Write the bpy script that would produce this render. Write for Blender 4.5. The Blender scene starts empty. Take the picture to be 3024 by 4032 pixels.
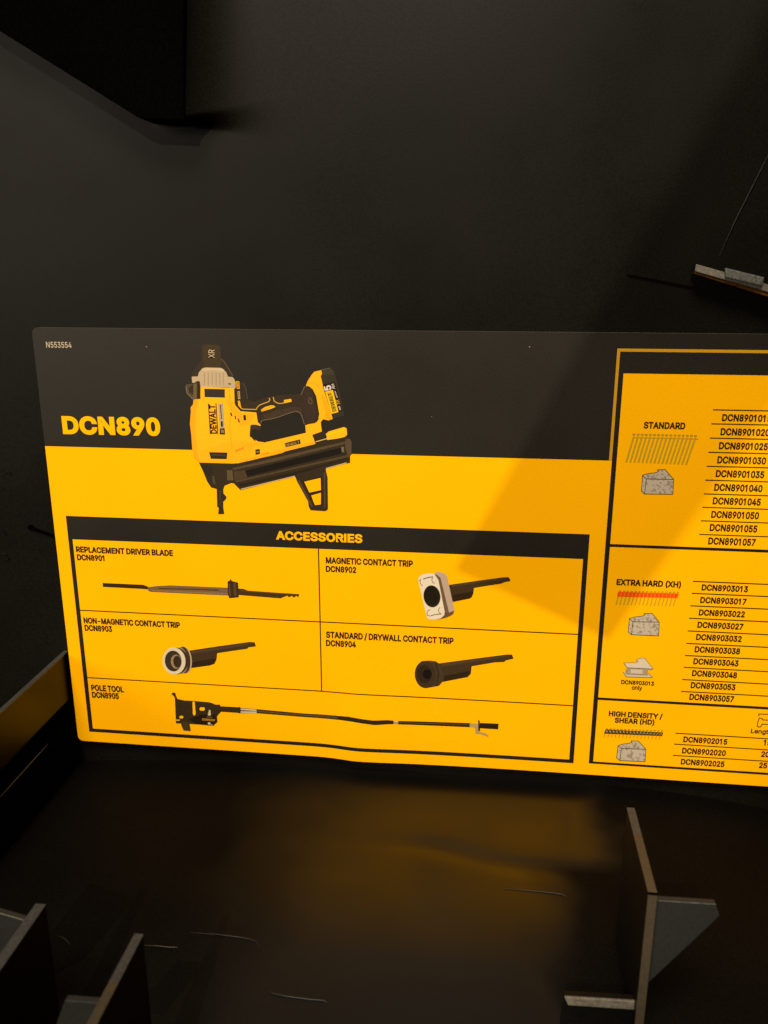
import bpy, bmesh, math, random
from mathutils import Vector, Matrix
from mathutils.geometry import tessellate_polygon
random.seed(7)
S = bpy.context.scene
COL = S.collection
R = math.radians

# ------------------------------------------------------------------ camera
# World: X right, Z up, Y away from the viewer; card face at Y = 0, base tray at Z = 0.
CW, CH, F = 3024.0, 4032.0, 3350.0
ROT = ((0.992977923, -0.0000948899723, 0.118299771),
       (0.0331477999, 0.960164034, -0.277463965),
       (-0.113560857, 0.279436969, 0.953424833))      # world (right, down, forward) to camera
DIST, EYE = 0.36, 0.2387
cam_d = bpy.data.cameras.new('camera')
cam = bpy.data.objects.new('camera', cam_d); COL.objects.link(cam)
def w2b(v): return Vector((v[0], v[2], -v[1]))
cam.matrix_world = Matrix.Translation((0, -DIST, EYE)) @ Matrix((w2b(ROT[0]), -w2b(ROT[1]), -w2b(ROT[2]))).transposed().to_4x4()
cam_d.sensor_fit = 'VERTICAL'; cam_d.sensor_height = 36.0; cam_d.sensor_width = 27.0
cam_d.lens = F / CH * 36.0
cam_d.clip_start = 0.01; cam_d.clip_end = 50
cam_d.dof.use_dof = True; cam_d.dof.focus_distance = 0.372; cam_d.dof.aperture_fstop = 15.0
S.camera = cam

# ------------------------------------------------------------------ light
world = bpy.data.worlds.new('World'); S.world = world; world.use_nodes = True
bg = world.node_tree.nodes['Background']
bg.inputs[0].default_value = (1.0, 0.86, 0.68, 1); bg.inputs[1].default_value = 0.02
def area(name, loc, target, size, power, col, size_y=None):
    l = bpy.data.lights.new(name, 'AREA'); l.energy = power; l.color = col
    l.shape = 'RECTANGLE' if size_y else 'DISK'; l.size = size
    if size_y: l.size_y = size_y
    o = bpy.data.objects.new(name, l); COL.objects.link(o); o.location = loc
    o.rotation_euler = (Vector(target) - Vector(loc)).to_track_quat('-Z', 'Y').to_euler()
    return o
KEY = Vector((-0.24, -1.60, EYE + 0.88))
area('spot_lamp', KEY, (0, 0, 0.15), 0.0055, 19.0, (1.0, 0.86, 0.66))
area('ceiling_lamp', (-0.22, -1.32, EYE + 1.75), (0.02, 0, 0.15), 0.9, 66.0, (1.0, 0.88, 0.69), 0.7)
area('left_fill_lamp', (-1.30, -1.75, EYE + 0.35), (-0.1, 0, EYE), 0.7, 18.0, (1.0, 0.88, 0.72), 0.7)  # added lamp at low left, brightens the left of the wall
S.view_settings.view_transform = 'Standard'; S.view_settings.look = 'None'
S.view_settings.exposure = 0.0; S.view_settings.gamma = 1.0
S.view_settings.use_curve_mapping = False

# ------------------------------------------------------------------ helpers
def ray(x, y):
    a, b = (x - CW / 2) / F, (y - CH / 2) / F
    d = [ROT[0][i] * a + ROT[1][i] * b + ROT[2][i] for i in range(3)]
    return Vector((d[0], d[2], -d[1]))
EYEP = Vector((0, -DIST, EYE))
def on(x, y, axis, val):
    """Where the sight line of a measured point meets the plane axis = val."""
    d = ray(x, y); i = 'xyz'.index(axis)
    return EYEP + d * ((val - EYEP[i]) / d[i])
def card(x, y):
    p = on(x, y, 'y', 0.0); return (p.x, p.z)

def lin(c): return tuple((v / 255 / 12.92) if v <= 10 else ((v / 255 + 0.055) / 1.055) ** 2.4 for v in c)
def nt(m): return m.node_tree.nodes, m.node_tree.links
MATS = {}
def plastic(name, col, rough=0.45, spec=0.5, grain=0.25, scale=900, bump=0.08, stain=0.25, coarse=(9, 0.0), streak=None):
    m = bpy.data.materials.new(name); m.use_nodes = True; n, l = nt(m)
    b = n['Principled BSDF']; b.inputs['Roughness'].default_value = rough
    b.inputs['Specular IOR Level'].default_value = spec
    tc = n.new('ShaderNodeTexCoord')
    g = n.new('ShaderNodeTexNoise'); g.inputs['Scale'].default_value = scale; g.inputs['Detail'].default_value = 2
    s = n.new('ShaderNodeTexNoise'); s.inputs['Scale'].default_value = 14; s.inputs['Detail'].default_value = 5
    l.new(tc.outputs['Object'], g.inputs['Vector']); l.new(tc.outputs['Object'], s.inputs['Vector'])
    def mixcol(a, fac, lo, hi):
        mr = n.new('ShaderNodeMapRange'); mr.inputs[1].default_value = 0.3; mr.inputs[2].default_value = 0.7
        mr.inputs[3].default_value = lo; mr.inputs[4].default_value = hi
        l.new(fac, mr.inputs[0])
        mx = n.new('ShaderNodeMix'); mx.data_type = 'RGBA'; mx.blend_type = 'MULTIPLY'; mx.inputs[0].default_value = 1
        if isinstance(a, tuple): mx.inputs[6].default_value = (*a, 1)
        else: l.new(a, mx.inputs[6])
        l.new(mr.outputs[0], mx.inputs[7]); return mx.outputs[2]
    c = mixcol(tuple(col), g.outputs['Fac'], 1 - grain, 1 + grain)
    c = mixcol(c, s.outputs['Fac'], 1 - stain, 1 + stain)
    l.new(c, b.inputs['Base Color'])
    rr = n.new('ShaderNodeMapRange'); rr.inputs[1].default_value = 0.3; rr.inputs[2].default_value = 0.7
    rr.inputs[3].default_value = rough * 0.85; rr.inputs[4].default_value = rough * 1.15
    l.new(s.outputs['Fac'], rr.inputs[0]); l.new(rr.outputs[0], b.inputs['Roughness'])
    if bump or coarse[1]:
        bp = n.new('ShaderNodeBump'); bp.inputs['Strength'].default_value = bump; bp.inputs['Distance'].default_value = 0.0004
        l.new(g.outputs['Fac'], bp.inputs['Height']); out = bp
        if coarse[1]:
            q = n.new('ShaderNodeTexNoise'); q.inputs['Scale'].default_value = coarse[0]; q.inputs['Detail'].default_value = 1
            l.new(tc.outputs['Object'], q.inputs['Vector'])
            b2 = n.new('ShaderNodeBump'); b2.inputs['Strength'].default_value = coarse[1]; b2.inputs['Distance'].default_value = 0.01
            l.new(q.outputs['Fac'], b2.inputs['Height']); l.new(bp.outputs[0], b2.inputs['Normal']); out = b2
        l.new(out.outputs[0], b.inputs['Normal'])
    return m
GAIN = 1.22
def ink(*rgb):
    """Printed ink: base colour from the colour a print shows under the lamps."""
    k = 'ink_%d_%d_%d' % rgb
    if k not in MATS:
        c = lin(rgb); c = tuple(max(0.0006, v / GAIN - 0.004) for v in c)
        if rgb[0] > 222 and rgb[2] < 60: c = (min(0.87, c[0] * 1.12), c[1], 0.0006)
        MATS[k] = plastic(k, c, rough=0.5, spec=0.2, grain=0.04 if rgb[0] > 180 else 0.16, scale=1500, bump=0.03, stain=0.04)
    return MATS[k]
M_YELLOW = plastic('yellow_print', (0.86, 0.394, 0.0003), rough=0.6, spec=0.03, grain=0.05, scale=1500, bump=0.03, stain=0.03)
MATS['Y'] = M_YELLOW
M_BLACK = plastic('black_print', (0.0112, 0.0084, 0.0054), rough=0.5, spec=0.25, grain=0.3, scale=1500, bump=0.04, stain=0.12)
M_EDGE = plastic('card_edge', (0.16, 0.13, 0.10), rough=0.6, spec=0.3)
M_WALL = plastic('black_panel', (0.0037, 0.0032, 0.0021), rough=0.45, spec=0.095, grain=0.4, scale=1300, bump=0.06, stain=0.3)
M_FLOOR = plastic('black_tray', (0.0020, 0.0017, 0.0013), rough=0.27, spec=0.5, grain=0.4, scale=1300, bump=0.04, stain=0.3, coarse=(7, 0.10))
M_SIDE = plastic('black_side', (0.0030, 0.0026, 0.0022), rough=0.38, spec=0.27, grain=0.4, scale=1300, bump=0.04, stain=0.3)
M_DARK = plastic('deep_black', (0.0009, 0.0009, 0.0007), rough=0.95, spec=0.0, grain=0.4, scale=1300, bump=0.05)
M_FIN = plastic('fin_black', (0.0022, 0.0020, 0.0017), rough=0.5, spec=0.12, grain=0.4, scale=1300, bump=0.05)
M_FINGREY = plastic('fin_grey', (0.0125, 0.0128, 0.0112), rough=0.55, spec=0.28, grain=0.15, scale=1300, bump=0.05)
M_RIM = plastic('brown_edge', (0.040, 0.030, 0.018), rough=0.45, spec=0.35, grain=0.15, scale=900, bump=0.1, stain=0.35)
M_RIMG = plastic('grey_edge', (0.030, 0.029, 0.028), rough=0.45, spec=0.4, grain=0.25, scale=900, bump=0.1, stain=0.3)
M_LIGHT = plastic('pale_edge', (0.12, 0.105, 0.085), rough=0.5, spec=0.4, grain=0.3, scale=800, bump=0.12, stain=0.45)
M_FAINT = plastic('faint_rim', (0.0055, 0.0050, 0.0042), rough=0.45, spec=0.4)
M_REFLECT = plastic('reflection_amber', (0.075, 0.028, 0.002), rough=0.4, spec=0.4, grain=0.4, scale=800, stain=0.4)  # amber stands in for the card's reflection under the ledge
M_CLIP = plastic('grey_clip', (0.075, 0.075, 0.068), rough=0.6, spec=0.3, grain=0.4, scale=900)

def link(o, parent=None):
    COL.objects.link(o)
    if parent: o.parent = parent
    return o
def tag(o, label=None, cat=None, group=None, kind=None):
    if label: o['label'] = label
    if cat: o['category'] = cat
    if group: o['group'] = group
    if kind: o['kind'] = kind
    return o
def empty(name, loc=(0, 0, 0)):
    o = bpy.data.objects.new(name, None); o.empty_display_size = 0.02; link(o); o.location = loc
    return o
def mesh_obj(name, verts, faces, mats, fmat=None, parent=None, smooth=False):
    me = bpy.data.meshes.new(name); me.from_pydata([tuple(v) for v in verts], [], faces); me.update()
    for m in (mats if isinstance(mats, (list, tuple)) else [mats]): me.materials.append(m)
    if fmat:
        for p, i in zip(me.polygons, fmat): p.material_index = i
    if smooth:
        for p in me.polygons: p.use_smooth = True
    o = bpy.data.objects.new(name, me); link(o, parent)
    if parent: o.matrix_parent_inverse = Matrix.Translation(-Vector(parent.location))
    return o
def bevel(o, w, seg=2):
    md = o.modifiers.new('bevel', 'BEVEL'); md.width = w; md.segments = seg; md.limit_method = 'ANGLE'
    return o
def prism(name, prof, direc, mat, parent=None, bev=0.0):
    """Closed outline of 3D points swept along a vector."""
    n = len(prof); a = [Vector(p) for p in prof]; b = [p + Vector(direc) for p in a]
    bm = bmesh.new(); va = [bm.verts.new(p) for p in a]; vb = [bm.verts.new(p) for p in b]
    bm.faces.new(va); bm.faces.new(list(reversed(vb)))
    for i in range(n): bm.faces.new((va[(i + 1) % n], va[i], vb[i], vb[(i + 1) % n]))
    bmesh.ops.recalc_face_normals(bm, faces=bm.faces[:])
    me = bpy.data.meshes.new(name); bm.to_mesh(me); bm.free(); me.materials.append(mat)
    o = bpy.data.objects.new(name, me); link(o, parent)
    if parent: o.matrix_parent_inverse = Matrix.Translation(-Vector(parent.location))
    if bev: bevel(o, bev)
    return o
def tube(name, pts, r, mat, parent=None, seg=6):
    vs, fs = [], []; P = [Vector(p) for p in pts]; n = len(P)
    for i, p in enumerate(P):
        t = (P[min(i + 1, n - 1)] - P[max(i - 1, 0)]).normalized()
        up = Vector((0, 0, 1)) if abs(t.z) < 0.9 else Vector((0, 1, 0))
        s = t.cross(up).normalized(); u = s.cross(t)
        rr = r * (0.35 if i in (0, n - 1) else 1)
        for k in range(seg):
            a = 2 * math.pi * k / seg; vs.append(p + s * math.cos(a) * rr + u * math.sin(a) * rr)
    for i in range(n - 1):
        for k in range(seg):
            fs.append((i * seg + k, i * seg + (k + 1) % seg, (i + 1) * seg + (k + 1) % seg, (i + 1) * seg + k))
    return mesh_obj(name, vs, fs, mat, parent=parent, smooth=True)

# ------------------------------------------------------------------ the setting
WALLY = 0.0035
# back panel: one sheet, slightly uneven, with a rectangular rounded edge into the tray
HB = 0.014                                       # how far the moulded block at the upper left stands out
BX, BZ = on(770, 495, 'y', WALLY).x, on(770, 495, 'y', WALLY).z
def smooth01(t): t = max(0, min(1, t)); return t * t * (3 - 2 * t)
def shade_flare(x, z):                                 # panel swept up beside the block, shaping in the soft shade there
    if x < BX: return 0.0
    t = min(1, (x - BX) / 0.060)
    return HB * (1 - t) ** 5 * smooth01((z - BZ + 0.012 * t) / (0.0008 + 0.026 * t ** 0.8))
def wall_mesh():
    vs, fs = [], []
    xs_ = [-0.62 + 0.02 * k for k in range(100) if -0.62 + 0.02 * k < BX - 0.01] + [BX - 0.0006] + [BX + 0.0002 + 0.00004 * k * k for k in range(53)]
    while xs_[-1] < 0.55: xs_.append(xs_[-1] + 0.012)
    zs_ = [-0.012 + 0.018 * k for k in range(60) if -0.012 + 0.018 * k < BZ - 0.02]
    while zs_[-1] < BZ + 0.05: zs_.append(zs_[-1] + 0.0007)
    while zs_[-1] < 0.62: zs_.append(zs_[-1] + 0.008)
    for z in zs_:
        for x in xs_:
            y = WALLY + 0.0006 * math.sin(x * 21 + 1.0) * math.sin(z * 17 + .4)
            vs.append((x, y + 0.0006 - shade_flare(x, z), z))
    n = len(xs_)
    for j in range(len(zs_) - 1):
        for i in range(n - 1):
            a = j * n + i; fs.append((a, a + 1, a + n + 1, a + n))
    return mesh_obj('back_wall', vs, fs, M_WALL, smooth=True)
tag(wall_mesh(), 'matt black panel behind the card', None, kind='structure')

GR0, GR1 = on(1500, 3310, 'z', 0), on(2180, 3415, 'z', 0)
def tray_h(x, y):
    d = -y                                       # distance out from the panel
    t = max(0.0, d - 0.075)
    e = -(2.2 * t * t if t < 0.036 else 0.00285 + 0.158 * (t - 0.036))   # falls away towards the front
    l = max(0.0, -0.06 - x); e -= 0.35 * l * l
    r = max(0.0, x - 0.05); e -= 0.9 * r * r
    k = max(0, min(1, (x - GR0.x) / (GR1.x - GR0.x)))
    dg_ = -(GR0.y + (GR1.y - GR0.y) * (x - GR0.x) / (GR1.x - GR0.x)) + 0.002 * math.sin(x * 90)
    e -= 0.0019 * math.exp(-((d - dg_) / 0.0045) ** 2) * math.exp(-((x - 0.01) / 0.05) ** 2)   # shallow wavy groove
    return e
def tray_mesh():
    vs, fs = [], []; nx, ny = 150, 120
    x0, x1, y0, y1 = -0.62, 0.55, WALLY + 0.012, -0.42
    for j in range(ny + 1):
        for i in range(nx + 1):
            x = x0 + (x1 - x0) * i / nx; y = y0 + (y1 - y0) * j / ny
            vs.append((x, y, tray_h(x, y)))
    for j in range(ny):
        for i in range(nx):
            a = j * (nx + 1) + i; fs.append((a, a + nx + 1, a + nx + 2, a + 1))
    return mesh_obj('floor', vs, fs, M_FLOOR, smooth=True)
n_, l_ = nt(M_FLOOR)                            # polished in the middle, duller and dusty towards the sides
tc_ = n_.new('ShaderNodeTexCoord'); sx_ = n_.new('ShaderNodeSeparateXYZ'); nz_ = n_.new('ShaderNodeTexNoise'); nz_.inputs['Scale'].default_value = 22
l_.new(tc_.outputs['Object'], sx_.inputs[0]); l_.new(tc_.outputs['Object'], nz_.inputs['Vector'])
ad_ = n_.new('ShaderNodeMath'); ad_.operation = 'MULTIPLY_ADD'; ad_.inputs[1].default_value = 0.05; l_.new(nz_.outputs['Fac'], ad_.inputs[0]); l_.new(sx_.outputs[0], ad_.inputs[2])
m1_ = n_.new('ShaderNodeMapRange'); m1_.interpolation_type = 'SMOOTHSTEP'; m1_.inputs[1].default_value = -0.09; m1_.inputs[2].default_value = 0.005; l_.new(ad_.outputs[0], m1_.inputs[0])
m2_ = n_.new('ShaderNodeMapRange'); m2_.interpolation_type = 'SMOOTHSTEP'; m2_.inputs[1].default_value = 0.07; m2_.inputs[2].default_value = 0.10; m2_.inputs[3].default_value = 1; m2_.inputs[4].default_value = 0; l_.new(ad_.outputs[0], m2_.inputs[0])
mm_ = n_.new('ShaderNodeMath'); mm_.operation = 'MULTIPLY'; l_.new(m1_.outputs[0], mm_.inputs[0]); l_.new(m2_.outputs[0], mm_.inputs[1])
hx_ = on(2169, 3450, 'z', -0.003)            # patch of lower gloss beside the tall fin
m3_ = n_.new('ShaderNodeMapRange'); m3_.interpolation_type = 'SMOOTHSTEP'; m3_.inputs[1].default_value = hx_.x + 0.008; m3_.inputs[2].default_value = hx_.x + 0.036; l_.new(ad_.outputs[0], m3_.inputs[0])
m4_ = n_.new('ShaderNodeMapRange'); m4_.interpolation_type = 'SMOOTHSTEP'; m4_.inputs[1].default_value = hx_.y + 0.012; m4_.inputs[2].default_value = hx_.y; l_.new(sx_.outputs[1], m4_.inputs[0])
m5_ = n_.new('ShaderNodeMath'); m5_.operation = 'MULTIPLY'; l_.new(m3_.outputs[0], m5_.inputs[0]); l_.new(m4_.outputs[0], m5_.inputs[1])
m6_ = n_.new('ShaderNodeMath'); m6_.operation = 'SUBTRACT'; m6_.inputs[0].default_value = 1.0; l_.new(m5_.outputs[0], m6_.inputs[1])
m7_ = n_.new('ShaderNodeMath'); m7_.operation = 'MULTIPLY'; l_.new(mm_.outputs[0], m7_.inputs[0]); l_.new(m6_.outputs[0], m7_.inputs[1]); mm_ = m7_
pb_ = n_['Principled BSDF']
for a_, b_, k_ in ((0.60, 0.31, 'Roughness'), (0.035, 0.45, 'Specular IOR Level')):
    r_ = n_.new('ShaderNodeMapRange'); r_.inputs[3].default_value = a_; r_.inputs[4].default_value = b_
    l_.new(mm_.outputs[0], r_.inputs[0]); l_.new(r_.outputs[0], pb_.inputs[k_])
tag(tray_mesh(), 'glossy black base of the display', None, kind='structure')

# ------------------------------------------------------------------ information card
# slight bulge of the sheet near its lower edge
XC = card(1420, 3010)[0]
ZT, ZB = card(1420, 2450)[1], card(1420, 3010)[1]
def sm(t): t = max(0, min(1, t)); return t * t * (3 - 2 * t)
def bulge(x, z):
    v = sm((ZT - z) / (ZT - ZB)) if z > ZB else 1.0
    dx = x - XC
    h = math.exp(-(dx / 0.012) ** 2) if dx < 0 else 0.35 * math.exp(-(dx / 0.016) ** 2) + 0.65 * math.exp(-(dx / 0.042) ** 2)
    return 0.0021 * h * v
GX = [XC + d / 1000 for d in (-48, -40, -34, -29, -25, -21, -17.5, -14, -11, -8, -5, -2.5, 0, 2.5, 5, 8, 11, 15, 20, 27, 36, 46, 58, 72, 90, 110)]
GZ = [ZT + (ZB - 0.016 - ZT) * k / 9 for k in range(9)]
STEP = 0.00003
class Sheet:
    """A flat print on the card: outlines and strokes in card coordinates, each on its own ink level."""
    def __init__(self, name): self.name = name; self.v = []; self.f = []; self.fm = []; self.mats = []
    def _m(self, m):
        if m not in self.mats: self.mats.append(m)
        return self.mats.index(m)
    def raw(self, loops, m, lev):
        pts = [[Vector((p[0], p[1], 0)) for p in lp] for lp in loops]
        tri = tessellate_polygon(pts); flat = [p for lp in pts for p in lp]; b = len(self.v)
        self.v += [(p.x, -lev * STEP, p.y) for p in flat]
        k = self._m(m)
        for t in tri:
            a, bb, c = (flat[i] for i in t)
            if (bb - a).cross(c - a).z < 0: t = (t[0], t[2], t[1])
            self.f.append(tuple(i + b for i in t)); self.fm.append(k)
    def poly(self, pts, m, lev=4, W=None): self.raw([[card(*(W(*p) if W else p)) for p in pts]], m, lev)
    def stroke(self, pts, w, m, lev=5, W=None, closed=False):
        P = [Vector(W(*p) if W else p) for p in pts]
        w = w * (W.s if W else 1)
        n = len(P); L, Rr = [], []
        for i in range(n):
            if closed: d0, d1 = P[i] - P[i - 1], P[(i + 1) % n] - P[i]
            else:
                d0 = P[i] - P[i - 1] if i else P[1] - P[0]
                d1 = P[i + 1] - P[i] if i < n - 1 else P[-1] - P[-2]
            d0 = d0.normalized(); d1 = d1.normalized()
            n0 = Vector((-d0.y, d0.x)); n1 = Vector((-d1.y, d1.x)); mm = (n0 + n1)
            mm = mm.normalized() if mm.length > 1e-6 else n0
            s = (w / 2) / max(0.5, mm.dot(n1))
            L.append(P[i] + mm * s); Rr.append(P[i] - mm * s)
        b = len(self.v); k = self._m(m)
        for p in L + Rr:
            c = card(p.x, p.y); self.v.append((c[0], -lev * STEP, c[1]))
        for i in range(n if closed else n - 1):
            j = (i + 1) % n
            self.f.append((b + i, b + j, b + n + j, b + n + i)); self.fm.append(k)
    def oval(self, c, rx, ry, m, lev=5, W=None, tilt=0, n=28):
        t = R(tilt); pts = []
        for k in range(n):
            a = 2 * math.pi * k / n; x, y = rx * math.cos(a), ry * math.sin(a)
            pts.append((c[0] + x * math.cos(t) - y * math.sin(t), c[1] + x * math.sin(t) + y * math.cos(t)))
        self.poly(pts, m, lev, W)
    def build(self, parent):
        me = bpy.data.meshes.new(self.name); me.from_pydata(self.v, [], self.f); me.update()
        for m in self.mats: me.materials.append(m)
        for p, i in zip(me.polygons, self.fm): p.material_index = i
        warp(me)
        o = bpy.data.objects.new(self.name, me); link(o, parent)
        o.matrix_parent_inverse = Matrix.Translation(-Vector(parent.location))
        return o
def warp(me):
    bm = bmesh.new(); bm.from_mesh(me)
    xs = [v.co.x for v in bm.verts]; zs = [v.co.z for v in bm.verts]
    if xs and min(zs) < ZT and max(xs) > GX[0] and min(xs) < GX[-1]:
        for g in GX:
            if min(xs) < g < max(xs): bmesh.ops.bisect_plane(bm, geom=bm.verts[:] + bm.edges[:] + bm.faces[:], plane_co=(g, 0, 0), plane_no=(1, 0, 0))
        for g in GZ:
            if min(zs) < g < max(zs): bmesh.ops.bisect_plane(bm, geom=bm.verts[:] + bm.edges[:] + bm.faces[:], plane_co=(0, 0, g), plane_no=(0, 0, 1))
        bmesh.ops.triangulate(bm, faces=bm.faces[:])
        for v in bm.verts: v.co.y -= bulge(v.co.x, v.co.z)
    bm.to_mesh(me); bm.free()
class Win:
    def __init__(self, ox, oy, s): self.o = (ox, oy); self.s = s
    def __call__(self, x, y): return (self.o[0] + x * self.s, self.o[1] + y * self.s)
Z1 = Win(600, 1300, 900 / 1659); Z2 = Win(0, 1200, 900 / 1659); Z3 = Win(200, 2000, 1100 / 1659); Z4 = Win(1200, 2050, 1150 / 1659)
Z5 = Win(200, 2500, 1100 / 1659); Z6 = Win(1200, 2500, 1150 / 1659); Z7 = Win(2250, 1300, 774 / 1659); Z8 = Win(2250, 2150, 774 / 1659)
ZB_ = Win(1150, 1430, 250 / 1659); ZG = Win(720, 1340, 300 / 1659); ZH = Win(900, 1480, 400 / 1659); ZM4 = Win(740, 1720, 660 / 1659)
ZP = Win(640, 2700, 360 / 1659); ZT8 = Win(1600, 2220, 460 / 1659)

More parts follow.
